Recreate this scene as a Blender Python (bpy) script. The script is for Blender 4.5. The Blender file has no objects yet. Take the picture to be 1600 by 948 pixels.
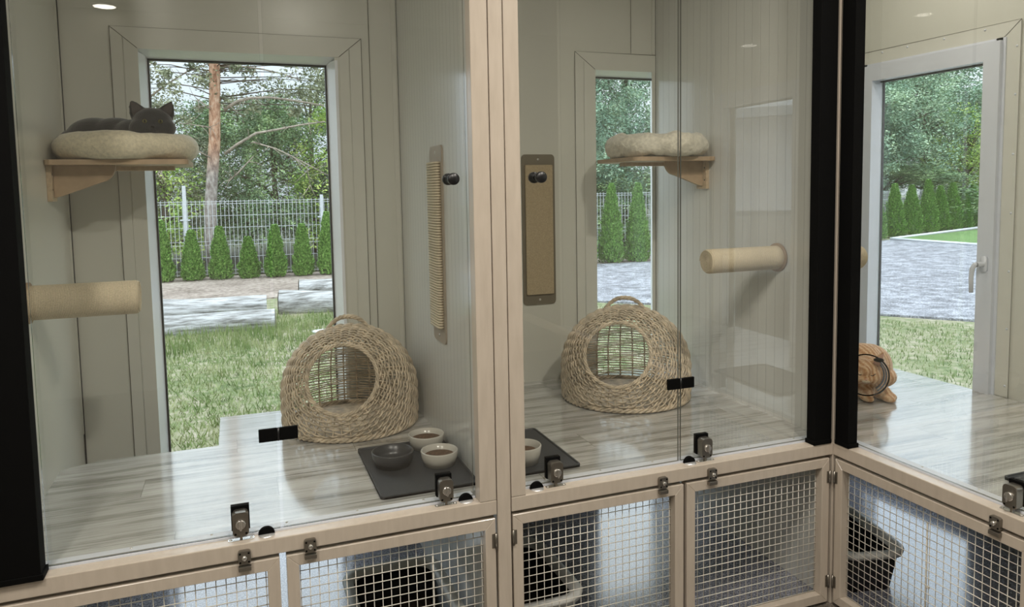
import bpy, bmesh, math, random
from mathutils import Vector, Matrix, noise
C = bpy.context.scene.collection
PI = math.pi
sc = bpy.context.scene

# ------------------------------------------------------------------ camera
cam_d = bpy.data.cameras.new('camera'); cam = bpy.data.objects.new('camera', cam_d); C.objects.link(cam)
yaw, pitch, roll = .3562, -.0816, -.0177
fw = Vector((math.sin(yaw)*math.cos(pitch), math.cos(yaw)*math.cos(pitch), math.sin(pitch)))
r0 = Vector((math.cos(yaw), -math.sin(yaw), 0)); u0 = r0.cross(fw)
rv = math.cos(roll)*r0 + math.sin(roll)*u0; uv = -math.sin(roll)*r0 + math.cos(roll)*u0
m3 = Matrix((rv, uv, -fw)).transposed()
cam.matrix_world = Matrix.Translation((-2.0064, -2.0737, .943)) @ m3.to_4x4()
cam_d.sensor_width = 36; cam_d.lens = 1162.68/1600*36; cam_d.shift_y = -84.88/1600
cam_d.clip_start = .05; cam_d.clip_end = 300
sc.camera = cam
# ------------------------------------------------------------------ colour management, world, light
sc.view_settings.view_transform = 'Standard'; sc.view_settings.look = 'None'
sc.view_settings.gamma = 1; sc.view_settings.use_curve_mapping = False
sc.view_settings.exposure = 0.14
w = bpy.data.worlds.new('overcast_sky'); sc.world = w; w.use_nodes = True
nt = w.node_tree; nt.nodes.clear()
wo = nt.nodes.new('ShaderNodeOutputWorld'); bg = nt.nodes.new('ShaderNodeBackground')
tc = nt.nodes.new('ShaderNodeTexCoord'); nz = nt.nodes.new('ShaderNodeTexNoise'); cr = nt.nodes.new('ShaderNodeValToRGB')
nz.inputs['Scale'].default_value = 2.2; nz.inputs['Detail'].default_value = 5
cr.color_ramp.elements[0].position = .35; cr.color_ramp.elements[0].color = (.72, .80, .93, 1)
cr.color_ramp.elements[1].position = .65; cr.color_ramp.elements[1].color = (.93, .96, 1.0, 1)
nt.links.new(tc.outputs['Generated'], nz.inputs['Vector']); nt.links.new(nz.outputs['Fac'], cr.inputs['Fac'])
sx_ = nt.nodes.new('ShaderNodeSeparateXYZ'); nt.links.new(tc.outputs['Generated'], sx_.inputs[0])
mz = nt.nodes.new('ShaderNodeMath'); mz.operation = 'MAXIMUM'; nt.links.new(sx_.outputs[2], mz.inputs[0]); mz.inputs[1].default_value = 0
ma = nt.nodes.new('ShaderNodeMath'); ma.operation = 'MULTIPLY_ADD'; nt.links.new(mz.outputs[0], ma.inputs[0]); ma.inputs[1].default_value = 3.4; ma.inputs[2].default_value = 1.0   # overcast sky: brighter towards the zenith
nt.links.new(ma.outputs[0], bg.inputs['Strength'])
nt.links.new(cr.outputs['Color'], bg.inputs['Color']); nt.links.new(bg.outputs['Background'], wo.inputs['Surface'])
SUN = .5
sd = bpy.data.lights.new('hazy_sun', 'SUN'); so = bpy.data.objects.new('hazy_sun', sd); C.objects.link(so)
sd.energy = SUN; sd.angle = math.radians(25); sd.color = (1, .96, .9)
so.rotation_euler = Vector((.35, -.5, 1)).to_track_quat('Z', 'Y').to_euler()
LAMP_W = 27.0          # watts of each ceiling lamp
LAMP_C = (1.0, .935, .835)

# ------------------------------------------------------------------ helpers
def obj(name, bm, mat, parent=None, smooth=False, loc=None):
    me = bpy.data.meshes.new(name)
    if isinstance(bm, bmesh.types.BMesh):
        if smooth:
            for f in bm.faces: f.smooth = True
        bm.to_mesh(me); bm.free()
    else:
        me.from_pydata(bm[0], [], bm[1])
        if smooth:
            me.polygons.foreach_set('use_smooth', [True]*len(me.polygons))
    for m in (mat if isinstance(mat, (list, tuple)) else [mat]): me.materials.append(m)
    o = bpy.data.objects.new(name, me); C.objects.link(o)
    if parent: o.parent = parent
    if loc: o.location = loc
    return o
def tag(o, label=None, cat=None, group=None, kind=None):
    if label: o['label'] = label
    if cat: o['category'] = cat
    if group: o['group'] = group
    if kind: o['kind'] = kind
    return o
def thing(name, label, cat, loc=(0, 0, 0), rotz=0, group=None):
    o = bpy.data.objects.new(name, None); C.objects.link(o)
    o.location = loc; o.rotation_euler = (0, 0, rotz); o.empty_display_size = .05
    return tag(o, label, cat, group)
def struct(name, bm, mat, smooth=False):
    return tag(obj(name, bm, mat, None, smooth), kind='structure')
def structe(name):
    o = bpy.data.objects.new(name, None); C.objects.link(o); o['kind'] = 'structure'; return o
def dup(root, label=None, loc=None, rotz=None, scale=None, group=None):
    def cp(o, par):
        c = o.copy(); C.objects.link(c)
        if par: c.parent = par
        for ch in o.children: cp(ch, c)
        return c
    r = cp(root, None)
    if label: r['label'] = label
    if loc is not None: r.location = loc
    if rotz is not None: r.rotation_euler = (0, 0, rotz)
    if scale is not None: r.scale = scale
    if group: r['group'] = group
    return r
def NB(): return bmesh.new()
def box(bm, x0, x1, y0, y1, z0, z1, mi=0):
    vs = [bm.verts.new((x, y, z)) for x in (x0, x1) for y in (y0, y1) for z in (z0, z1)]
    for q in ((0, 1, 3, 2), (4, 6, 7, 5), (0, 4, 5, 1), (2, 3, 7, 6), (0, 2, 6, 4), (1, 5, 7, 3)):
        f = bm.faces.new([vs[i] for i in q]); f.material_index = mi
    return bm
def bev(bm, w=.002, seg=2):
    bmesh.ops.bevel(bm, geom=list(bm.edges), offset=w, segments=seg, affect='EDGES', profile=.5); return bm
def bbox(x0, x1, y0, y1, z0, z1, w=.002, seg=2): return bev(box(NB(), x0, x1, y0, y1, z0, z1), w, seg)
def frame_pts(n, a=Vector((0, 0, 1))):
    n = Vector(n).normalized()
    u = n.cross(a)
    if u.length < 1e-4: u = n.cross(Vector((1, 0, 0)))
    u.normalize(); return u, n.cross(u).normalized()
def tube(bm, pts, r, seg=6, closed=False, caps=True, mi=0):
    pts = [Vector(p) for p in pts]; n = len(pts); rings = []
    ref = None
    for i, p in enumerate(pts):
        a = pts[i-1] if (i > 0 or closed) else p
        b = pts[(i+1) % n] if (i < n-1 or closed) else p
        t = (b-a)
        if t.length < 1e-9: t = Vector((0, 0, 1))
        t.normalize()
        if ref is None: u, v = frame_pts(t)
        else:
            u = ref - t*ref.dot(t)
            if u.length < 1e-5: u, v = frame_pts(t)
            u.normalize(); v = t.cross(u)
        ref = u
        rr = r[i] if isinstance(r, (list, tuple)) else r
        rings.append([bm.verts.new(p + (u*math.cos(2*PI*k/seg) + v*math.sin(2*PI*k/seg))*rr) for k in range(seg)])
    m = n if closed else n-1
    for i in range(m):
        A, B = rings[i], rings[(i+1) % n]
        for k in range(seg):
            f = bm.faces.new((A[k], A[(k+1) % seg], B[(k+1) % seg], B[k])); f.material_index = mi; f.smooth = True
    if caps and not closed:
        f = bm.faces.new(rings[0][::-1]); f.material_index = mi
        f = bm.faces.new(rings[-1]); f.material_index = mi
    return bm
def lathe(bm, prof, cx=0, cy=0, cz=0, seg=32, axis='z', mi=0):
    rings = []
    def pt(r, h, a):
        c, s = math.cos(a)*r, math.sin(a)*r
        return {'z': (cx+c, cy+s, cz+h), 'x': (cx+h, cy+c, cz+s), 'y': (cx+s, cy+h, cz+c)}[axis]
    for r, h in prof:
        if r < 1e-6: rings.append([bm.verts.new(pt(0, h, 0))])
        else: rings.append([bm.verts.new(pt(r, h, 2*PI*k/seg)) for k in range(seg)])
    for A, B in zip(rings, rings[1:]):
        for k in range(seg):
            q = [A[k % len(A)], A[(k+1) % len(A)], B[(k+1) % len(B)], B[k % len(B)]]
            q2 = []
            for v in q:
                if v not in q2: q2.append(v)
            if len(q2) > 2:
                f = bm.faces.new(q2); f.material_index = mi; f.smooth = True
    return bm
def prism(bm, poly, h0, h1, axis='z', mi=0):
    def pt(a, b, h): return {'z': (a, b, h), 'y': (a, h, b), 'x': (h, a, b)}[axis]
    A = [bm.verts.new(pt(a, b, h0)) for a, b in poly]; B = [bm.verts.new(pt(a, b, h1)) for a, b in poly]
    n = len(poly)
    bm.faces.new(A[::-1]).material_index = mi; bm.faces.new(B).material_index = mi
    for i in range(n): bm.faces.new((A[i], A[(i+1) % n], B[(i+1) % n], B[i])).material_index = mi
    return bm
def rrect(x0, x1, y0, y1, r, n=4):
    out = []
    for cx, cy, a0 in ((x1-r, y0+r, -PI/2), (x1-r, y1-r, 0), (x0+r, y1-r, PI/2), (x0+r, y0+r, PI)):
        for k in range(n+1):
            a = a0+PI/2*k/n; out.append((cx+r*math.cos(a), cy+r*math.sin(a)))
    return out
def ellipsoid(bm, c, r, rot=None, seg=20, rings=12):
    M = Matrix.Translation(c) @ (rot.to_matrix().to_4x4() if rot else Matrix.Identity(4)) @ Matrix.Diagonal((r[0], r[1], r[2], 1))
    bmesh.ops.create_uvsphere(bm, u_segments=seg, v_segments=rings, radius=1, matrix=M); return bm

# ------------------------------------------------------------------ materials
class NT:
    def __init__(s, name):
        s.m = bpy.data.materials.new(name); s.m.use_nodes = True; s.t = s.m.node_tree; s.n = s.t.nodes; s.n.clear()
        s.out = s.n.new('ShaderNodeOutputMaterial')
    def add(s, typ, **kw):
        n = s.n.new(typ)
        for k, v in kw.items():
            if k in n.inputs: s.set(n, k, v)
            else: setattr(n, k, v)
        return n
    def set(s, n, k, v):
        if isinstance(v, bpy.types.NodeSocket): s.t.links.new(v, n.inputs[k])
        else: n.inputs[k].default_value = v
    def math(s, op, a, b=0.0, c=0.0):
        n = s.n.new('ShaderNodeMath'); n.operation = op
        for i, v in enumerate((a, b, c)):
            if isinstance(v, bpy.types.NodeSocket): s.t.links.new(v, n.inputs[i])
            else: n.inputs[i].default_value = v
        return n.outputs[0]
    def ramp(s, fac, stops):
        n = s.n.new('ShaderNodeValToRGB'); e = n.color_ramp.elements
        while len(e) < len(stops): e.new(.5)
        for i, (p, c) in enumerate(stops): e[i].position = p; e[i].color = (*c, 1)
        s.t.links.new(fac, n.inputs['Fac']); return n.outputs['Color']
    def coord(s, scale=(1, 1, 1), kind='Object'):
        t = s.add('ShaderNodeTexCoord'); m = s.add('ShaderNodeMapping')
        s.t.links.new(t.outputs[kind], m.inputs['Vector']); m.inputs['Scale'].default_value = scale
        return m.outputs['Vector']
    def noise(s, vec, scale, detail=3, rough=.5):
        n = s.add('ShaderNodeTexNoise'); s.t.links.new(vec, n.inputs['Vector'])
        n.inputs['Scale'].default_value = scale; n.inputs['Detail'].default_value = detail; n.inputs['Roughness'].default_value = rough
        return n.outputs['Fac']
    def mix(s, fac, a, b, blend='MIX'):
        n = s.add('ShaderNodeMix', data_type='RGBA', blend_type=blend)
        for idx, v in ((0, fac), (6, a), (7, b)):
            if isinstance(v, bpy.types.NodeSocket): s.t.links.new(v, n.inputs[idx])
            elif idx == 0: n.inputs[0].default_value = v
            else: n.inputs[idx].default_value = (*v, 1)
        return n.outputs[2]
    def bump(s, h, strength=.3, dist=.002):
        n = s.add('ShaderNodeBump'); s.t.links.new(h, n.inputs['Height'])
        n.inputs['Strength'].default_value = strength; n.inputs['Distance'].default_value = dist; return n.outputs['Normal']
    def pbr(s, col, rough=.5, metal=0, normal=None, **kw):
        p = s.add('ShaderNodeBsdfPrincipled')
        if isinstance(col, bpy.types.NodeSocket): s.t.links.new(col, p.inputs['Base Color'])
        else: p.inputs['Base Color'].default_value = (*col, 1)
        s.set(p, 'Roughness', rough); s.set(p, 'Metallic', metal)
        if normal: s.t.links.new(normal, p.inputs['Normal'])
        for k, v in kw.items(): s.set(p, k.replace('_', ' '), v)
        s.t.links.new(p.outputs[0], s.out.inputs['Surface']); return s.m
def plain(name, col, rough=.5, metal=0, var=.06, scale=12, bump=0, **kw):
    t = NT(name); v = t.coord(); n = t.noise(v, scale, 4)
    lo = tuple(c*(1-var) for c in col); hi = tuple(min(1, c*(1+var)) for c in col)
    c = t.ramp(n, [(.3, lo), (.7, hi)])
    nb = t.bump(t.noise(v, scale*6, 3), bump, .002) if bump else None
    return t.pbr(c, rough, metal, nb, **kw)
def panel_mat(name, axis, col=(.69, .69, .655), spacing=.045, rough=.2, depth=.35):
    t = NT(name); v = t.coord(); s = t.add('ShaderNodeSeparateXYZ'); t.t.links.new(v, s.inputs[0])
    a = t.math('FRACT', t.math('DIVIDE', s.outputs[axis], spacing))
    d = t.math('ABSOLUTE', t.math('SUBTRACT', a, .5))
    g = t.math('SMOOTH_MIN', t.math('MULTIPLY', d, 14.0), 1.0, .3)
    n = t.noise(v, 3, 2)
    c = t.ramp(n, [(.2, tuple(x*.97 for x in col)), (.8, tuple(min(1, x*1.03) for x in col))])
    c = t.mix(t.math('SUBTRACT', 1, t.math('MINIMUM', t.math('MULTIPLY', d, 25), 1)), c, tuple(x*.72 for x in col))
    wob = t.noise(t.coord((1, 1, .25)), 5, 2)
    hh = t.math('ADD', g, t.math('MULTIPLY', wob, 1.2))
    return t.pbr(c, rough, 0, t.bump(hh, depth, .0015), Coat_Weight=.35, Coat_Roughness=.08)
def smooth_panel(name, col, rough=.22):
    t = NT(name); v = t.coord((1, 1, .4)); n = t.noise(v, 4, 2)
    c = t.ramp(n, [(.2, tuple(x*.97 for x in col)), (.8, tuple(min(1, x*1.03) for x in col))])
    return t.pbr(c, rough, 0, t.bump(t.noise(t.coord((1, 1, .5)), 6, 2), .12, .004), Coat_Weight=.25, Coat_Roughness=.22)
def glass_mat(name, tint=(.985, .99, .983), k=2.5):
    t = NT(name)
    tr = t.add('ShaderNodeBsdfTransparent'); tr.inputs['Color'].default_value = (*tint, 1)
    gl = t.add('ShaderNodeBsdfGlossy'); gl.inputs['Roughness'].default_value = 0.0; gl.inputs['Color'].default_value = (1, 1, 1, 1)
    fr = t.add('ShaderNodeFresnel'); fr.inputs['IOR'].default_value = 1.5
    ge = t.add('ShaderNodeNewGeometry')
    fac = t.math('MULTIPLY', t.math('MINIMUM', t.math('MULTIPLY', fr.outputs[0], k), 1), t.math('SUBTRACT', 1, ge.outputs['Backfacing']))
    mx = t.add('ShaderNodeMixShader'); t.t.links.new(fac, mx.inputs[0]); t.t.links.new(tr.outputs[0], mx.inputs[1]); t.t.links.new(gl.outputs[0], mx.inputs[2])
    t.t.links.new(mx.outputs[0], t.out.inputs['Surface']); return t.m
def plank_mat():
    t = NT('grey_oak_vinyl'); v = t.coord()
    s = t.add('ShaderNodeSeparateXYZ'); t.t.links.new(v, s.inputs[0])
    row = t.math('FLOOR', t.math('DIVIDE', s.outputs[1], .152))
    off = t.math('MULTIPLY', t.math('FRACT', t.math('MULTIPLY', row, .37)), 1.1)
    xx = t.math('ADD', s.outputs[0], off)
    colu = t.math('FLOOR', t.math('DIVIDE', xx, 1.1))
    cmb = t.add('ShaderNodeCombineXYZ'); t.t.links.new(row, cmb.inputs[0]); t.t.links.new(colu, cmb.inputs[1])
    wn = t.add('ShaderNodeTexWhiteNoise', noise_dimensions='3D'); t.t.links.new(cmb.outputs[0], wn.inputs['Vector'])
    # grain: stretched along x, shifted per plank
    cx = t.math('ADD', t.math('MULTIPLY', s.outputs[0], .11), t.math('MULTIPLY', wn.outputs['Value'], 37))
    cv = t.add('ShaderNodeCombineXYZ'); t.t.links.new(cx, cv.inputs[0]); t.t.links.new(s.outputs[1], cv.inputs[1])
    g1 = t.noise(cv.outputs[0], 16, 6, .62)
    cx2 = t.math('ADD', t.math('MULTIPLY', s.outputs[0], .04), wn.outputs['Value'])
    cv2 = t.add('ShaderNodeCombineXYZ'); t.t.links.new(cx2, cv2.inputs[0]); t.t.links.new(s.outputs[1], cv2.inputs[1])
    g2 = t.noise(cv2.outputs[0], 110, 3, .6)
    g = t.math('ADD', t.math('MULTIPLY', g1, .68), t.math('MULTIPLY', g2, .32))
    c = t.ramp(g, [(.39, (.21, .205, .185)), (.455, (.37, .365, .34)), (.51, (.55, .545, .52)), (.60, (.68, .675, .655))])
    c = t.mix(t.math('MULTIPLY', wn.outputs['Value'], .35), c, (.38, .375, .35))
    fy = t.math('ABSOLUTE', t.math('SUBTRACT', t.math('FRACT', t.math('DIVIDE', s.outputs[1], .152)), .5))
    fx = t.math('ABSOLUTE', t.math('SUBTRACT', t.math('FRACT', t.math('DIVIDE', xx, 1.1)), .5))
    seam = t.math('MAXIMUM', t.math('GREATER_THAN', fy, .493), t.math('GREATER_THAN', fx, .4988))
    c = t.mix(t.math('MULTIPLY', seam, .55), c, (.12, .115, .10))
    return t.pbr(c, t.math('ADD', t.math('MULTIPLY', g1, .16), .12), 0, t.bump(g, .10, .001), Coat_Weight=1.0, Coat_Roughness=.11, Coat_IOR=1.9)
def speckle(name, base, spots, rough=.22):
    t = NT(name); v = t.coord()
    n = t.noise(v, 170, 2, .6); n2 = t.noise(v, 60, 2)
    c = t.ramp(n, [(.40, spots[0]), (.47, base), (.56, base), (.62, spots[1])])
    c = t.mix(t.math('MULTIPLY', n2, .25), c, base)
    return t.pbr(c, rough, 0, t.bump(n2, .2, .001), Coat_Weight=1.0, Coat_Roughness=.17, Coat_IOR=1.9)
M = {}
M['wall'] = smooth_panel('white_sandwich_panel', (.62, .615, .545), .3)
M['ribx'] = panel_mat('ribbed_panel', 1)
M['ribr'] = panel_mat('ribbed_panel_wide', 1, spacing=.052)
M['trim'] = plain('white_flashing', (.64, .635, .57), .3, var=.02)
M['pvc'] = plain('white_pvc', (.66, .69, .75), .22, var=.015)
M['pvcw'] = plain('white_window_frame', (.84, .86, .90), .22, var=.01)
M['gasket'] = plain('black_rubber', (.02, .02, .02), .6)
M['floor'] = plank_mat()
M['lino'] = speckle('speckled_lino', (.25, .255, .31), ((.08, .085, .11), (.50, .52, .58)), .2)
M['carpet'] = speckle('brown_floor', (.13, .11, .09), ((.05, .045, .04), (.25, .22, .18)), .6)
def wood_paint():
    t = NT('cream_painted_wood'); v = t.coord((6, 6, 1)); n = t.noise(v, 8, 5)
    c = t.ramp(n, [(.3, (.47, .405, .335)), (.7, (.53, .46, .385))])
    return t.pbr(c, .3, 0, t.bump(t.noise(t.coord((40, 40, 3)), 3, 3), .18, .002), Coat_Weight=.3, Coat_Roughness=.15)
M['wood'] = wood_paint()
M['black'] = plain('matt_black', (.002, .002, .002), .8, var=.1, Specular_IOR_Level=.1)
M['blackm'] = plain('black_metal', (.008, .008, .009), .35, var=.1)
M['glass'] = glass_mat('clear_glass')
M['winglass'] = glass_mat('window_glass', (.93, .96, .95), 2.0)
M['gedge'] = plain('glass_edge', (.15, .155, .135), .15)
M['alu'] = plain('aluminium_strip', (.62, .62, .62), .3, .6)
M['gun'] = plain('gunmetal', (.24, .22, .19), .28, .85, var=.1)
M['chrome'] = plain('brushed_steel', (.62, .60, .57), .22, .9)
M['wire'] = plain('galvanised_wire', (.70, .67, .60), .4, .1)
M['ply'] = plain('birch_plywood', (.42, .30, .19), .5, var=.12, scale=20)
M['plyedge'] = plain('plywood_edge', (.50, .38, .25), .55, var=.15, scale=60)
M['board'] = plain('olive_board', (.17, .145, .10), .5)
M['boardl'] = plain('beige_board', (.38, .32, .25), .5)
M['screw'] = plain('screw_steel', (.6, .58, .54), .3, .8)
M['amat'] = plain('anthracite_mat', (.035, .037, .04), .55, bump=.2)
def sisal(name, axis, col=(.62, .50, .33), sp=.0065, bump=.8):
    t = NT(name); v = t.coord(); s = t.add('ShaderNodeSeparateXYZ'); t.t.links.new(v, s.inputs[0])
    a = t.math('ABSOLUTE', t.math('SUBTRACT', t.math('FRACT', t.math('DIVIDE', s.outputs[axis], sp)), .5))
    n = t.noise(v, 300, 3)
    c = t.ramp(t.math('ADD', t.math('MULTIPLY', a, .5), t.math('MULTIPLY', n, .6)), [(.25, tuple(x*1.1 for x in col)), (.6, tuple(x*.72 for x in col))])
    return t.pbr(c, .9, 0, t.bump(t.math('ADD', t.math('MULTIPLY', a, -1.6), t.math('MULTIPLY', n, .6)), bump, .003))
M['sisx'] = sisal('sisal_rope', 0, (.66, .56, .40), .0045, .35)
M['sisz'] = sisal('sisal_cord', 2, (.66, .57, .42), .0098, 0.3)
M['carp'] = plain('sand_carpet', (.44, .35, .22), .95, var=.15, scale=250, bump=.5)
def fleece(name, col, sc_=120, st=1.0):
    t = NT(name); v = t.coord(); n = t.noise(v, sc_, 3, .6); n2 = t.noise(v, 9, 2)
    c = t.ramp(n, [(.3, tuple(x*.72 for x in col)), (.65, tuple(min(1, x*1.05) for x in col))])
    c = t.mix(t.math('MULTIPLY', n2, .4), c, tuple(x*.85 for x in col))
    return t.pbr(c, .95, 0, t.bump(n, st, .006), Sheen_Weight=.4)
M['fleece'] = fleece('cream_fleece', (.78, .70, .52), 90, .5)
M['fleece2'] = fleece('cream_sherpa', (.80, .75, .62), 60, 1.0)
M['wicker'] = plain('peeled_wicker', (.60, .50, .37), .5, var=.35, scale=35)
M['greyfur'] = fleece('grey_fur', (.019, .019, .022), 200, .4)
M['earin'] = plain('dark_ear_skin', (.055, .045, .045), .8)
M['pinkear'] = plain('pink_ear_skin', (.60, .36, .27), .7)
M['eye'] = plain('amber_eye', (.17, .16, .06), .08, var=.2, scale=80)
M['pupil'] = plain('black_pupil', (.003, .003, .003), .05)
M['nose'] = plain('dark_nose', (.008, .008, .009), .4)
def tabby():
    t = NT('ginger_tabby'); v = t.coord((1, 1, 1))
    wv = t.add('ShaderNodeTexWave', wave_type='BANDS', bands_direction='X'); t.t.links.new(v, wv.inputs['Vector'])
    wv.inputs['Scale'].default_value = 17; wv.inputs['Distortion'].default_value = 5; wv.inputs['Detail'].default_value = 2
    n = t.noise(v, 170, 3)
    f = t.math('ADD', t.math('MULTIPLY', wv.outputs['Fac'], .38), t.math('MULTIPLY', n, .62))
    c = t.ramp(f, [(.25, (.42, .21, .10)), (.5, (.56, .33, .17)), (.75, (.70, .50, .32))])
    return t.pbr(c, .95, 0, t.bump(n, .6, .004), Sheen_Weight=.3)
M['tabby'] = tabby()
M['cream'] = fleece('cream_fur', (.70, .56, .40), 200, .5)
M['ceramic'] = plain('cream_ceramic', (.55, .52, .46), .2)
M['kibble'] = plain('cat_food', (.13, .07, .035), .8, var=.5, scale=120, bump=1)
M['darkbowl'] = plain('dark_bowl', (.05, .05, .052), .3)
M['traygrey'] = plain('grey_tray_plastic', (.58, .58, .55), .35)
M['traydark'] = plain('black_tray_plastic', (.012, .011, .011), .4)
M['litter'] = plain('brown_litter', (.06, .04, .025), .95, var=.5, scale=150, bump=1)
M['lampring'] = plain('white_lamp_ring', (.8, .8, .78), .3)
def cone_mat():
    t = NT('clear_collar_plastic'); tr = t.add('ShaderNodeBsdfTransparent'); tr.inputs['Color'].default_value = (.93, .93, .92, 1)
    gl = t.add('ShaderNodeBsdfPrincipled'); gl.inputs['Roughness'].default_value = .12; gl.inputs['Base Color'].default_value = (.7, .7, .7, 1)
    mx = t.add('ShaderNodeMixShader'); mx.inputs[0].default_value = .14
    t.t.links.new(tr.outputs[0], mx.inputs[1]); t.t.links.new(gl.outputs[0], mx.inputs[2]); t.t.links.new(mx.outputs[0], t.out.inputs['Surface']); return t.m
M['cone'] = cone_mat()
M['velcro'] = plain('blue_grey_strap', (.10, .14, .20), .6)
# outdoors
def ground(name, stops, scale, rough=.95, bump=.6, detail=6):
    t = NT(name); v = t.coord(); n = t.noise(v, scale, detail, .65); n2 = t.noise(v, scale*.12, 3)
    c = t.ramp(t.math('ADD', t.math('MULTIPLY', n, .7), t.math('MULTIPLY', n2, .3)), stops)
    return t.pbr(c, rough, 0, t.bump(n, bump, .03))
M['grass'] = ground('lawn', [(.36, (0.083, 0.112, 0.045)), (.44, (0.143, 0.180, 0.075)), (.52, (0.225, 0.225, 0.135)), (.62, (0.330, 0.300, 0.232))], 9)
M['lawn2'] = ground('green_lawn', [(.36, (0.075, 0.150, 0.038)), (.6, (0.135, 0.240, 0.068))], 8)
M['gravel'] = ground('grey_gravel', [(.42, (0.101, 0.105, 0.121)), (.50, (0.225, 0.232, 0.264)), (.58, (0.465, 0.480, 0.535))], 45, detail=9)
M['dirt'] = ground('dirt_path', [(.40, (0.150, 0.120, 0.098)), (.5, (0.277, 0.225, 0.195)), (.60, (0.405, 0.352, 0.307))], 12, detail=9)
def leafm(name, a, b, c_, sc_=3.0):
    t = NT(name); v = t.coord(); n = t.noise(v, sc_, 3, .7)
    col = t.ramp(n, [(.36, a), (.5, b), (.65, c_)])
    return t.pbr(col, .6, 0, None, Specular_IOR_Level=.3)
M['thuja'] = leafm('thuja_green', (.05, .13, .025), (.17, .36, .075), (.42, .66, .20), 26)
M['pineleaf'] = leafm('pine_needles', (.045, .10, .07), (.22, .36, .25), (.55, .70, .48), .9)
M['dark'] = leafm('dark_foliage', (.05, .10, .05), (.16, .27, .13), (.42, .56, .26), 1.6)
M['bright'] = leafm('bright_foliage', (.12, .24, .05), (.32, .48, .10), (.62, .72, .22), 2.2)
M['olivel'] = leafm('olive_needles', (.09, .11, .07), (.22, .25, .15), (.44, .45, .29), 1.8)
def bark():
    t = NT('pine_bark'); v = t.coord((1, 1, .45)); s = t.add('ShaderNodeSeparateXYZ'); t.t.links.new(t.coord(), s.inputs[0])
    n = t.noise(v, 14, 5, .7)
    up = t.ramp(n, [(.35, (.26, .12, .07)), (.5, (.50, .28, .18)), (.65, (.66, .46, .34))])
    lo = t.ramp(n, [(.35, (.16, .12, .11)), (.5, (.34, .30, .28)), (.65, (.52, .49, .46))])
    f = t.math('MINIMUM', t.math('MAXIMUM', t.math('MULTIPLY', t.math('SUBTRACT', t.math('ADD', s.outputs[2], t.math('MULTIPLY', n, .8)), 2.6), 1.4), 0), 1)
    return t.pbr(t.mix(f, lo, up), .95, 0, t.bump(n, .8, .03))
M['bark'] = bark()
M['twig'] = plain('dry_branch', (.34, .29, .24), .9, var=.3)
M['darkbark'] = plain('dark_bark', (.10, .08, .06), .95, var=.3)
M['galv'] = plain('galvanised_fence', (.60, .63, .68), .5, .0)
def logm():
    t = NT('bleached_log'); v = t.coord((1.2, 9, 9)); n = t.noise(v, 2.4, 6, .65)
    c = t.ramp(n, [(.34, (.09, .085, .08)), (.47, (.28, .28, .28)), (.60, (.48, .485, .50))])
    return t.pbr(c, .85, 0, t.bump(n, .8, .03))
M['log'] = logm()
M['logend'] = plain('log_end_grain', (.26, .22, .17), .9, var=.25, scale=18)
M['plaster'] = plain('white_plaster', (.88, .88, .9), .8, var=.03)
M['roof'] = plain('grey_roof_sheet', (.5, .52, .55), .5)
M['carpaint'] = plain('grey_car_paint', (.04, .043, .05), .2, .3)
M['carglass'] = plain('dark_car_glass', (.03, .035, .04), .05)
M['tyre'] = plain('tyre_rubber', (.015, .015, .015), .8)
M['roomwall'] = plain('room_wall', (.36, .34, .29), .5, var=.03)
M['ceil'] = plain('ceiling_panel', (.48, .46, .41), .4, var=.02)

# ------------------------------------------------------------------ the building
ZF = -.613; D = 1.245; DO = 1.37; XL = -2.607; XP = -1.302; XR = .016; W3 = 1.10; ZC = 2.35; YS = -2.4; YB = -4.3
GZ = -.85
struct('floor', box(NB(), -4.0, W3, YB, 0.02, ZF-.06, ZF), M['carpet'])
struct('floor_compartments', box(NB(), -4.0, W3, 0.02, D, ZF-.06, ZF), M['lino'])
struct('floor_compartment_right', box(NB(), .03, W3, YB, .019, ZF-.0, ZF+.004), M['lino'])
struct('ceiling', box(NB(), -4.1, W3+.1, YB-.1, DO, ZC, ZC+.08), M['ceil'])
# back wall with two openings
def wall_pieces(a0, a1, opens, z0, z1):
    out = []; x = a0
    for (o0, o1, zt) in opens:
        out.append((x, o0, z0, z1)); out.append((o0, o1, zt, z1)); x = o1
    out.append((x, a1, z0, z1)); return out
W1 = (-2.334, -1.572, 1.518); W2 = (-.322, .10, 1.512)
bm = NB()
for a, b, c_, d in wall_pieces(-4.1, W3+.12, [W1, W2], ZF, ZC): box(bm, a, b, D, DO, c_, d)
struct('wall_back', bm, M['wall'])
W3o = (.225, .955, 1.52); W4o = (-2.08, -1.33, 1.52)
bm = NB()
for a, b, c_, d in wall_pieces(YB-.1, D, [W4o, W3o], ZF, ZC): box(bm, W3, W3+.12, a, b, c_, d)
struct('wall_right', bm, M['wall'])
struct('wall_cage_left', box(NB(), XL-.05, XL, .05, D, ZF, ZC), M['wall'])
struct('wall_partition', box(NB(), XP, XP+.05, .047, D, ZF, ZC), M['ribx'])
struct('wall_cage_right', box(NB(), XR, XR+.05, .047, D, ZF, ZC), M['ribr'])
struct('wall_partition_front', box(NB(), .06, W3, YS-.05, YS, ZF, ZC), M['wall'])
struct('wall_left', box(NB(), -4.1, -4.0, YB, D, ZF, ZC), M['roomwall'])
struct('wall_front', box(NB(), -4.1, W3, YB-.1, YB, ZF, ZC), M['roomwall'])
struct('wall_left_front', box(NB(), -4.0, -2.69, .0, .06, ZF, ZC), M['roomwall'])
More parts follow.
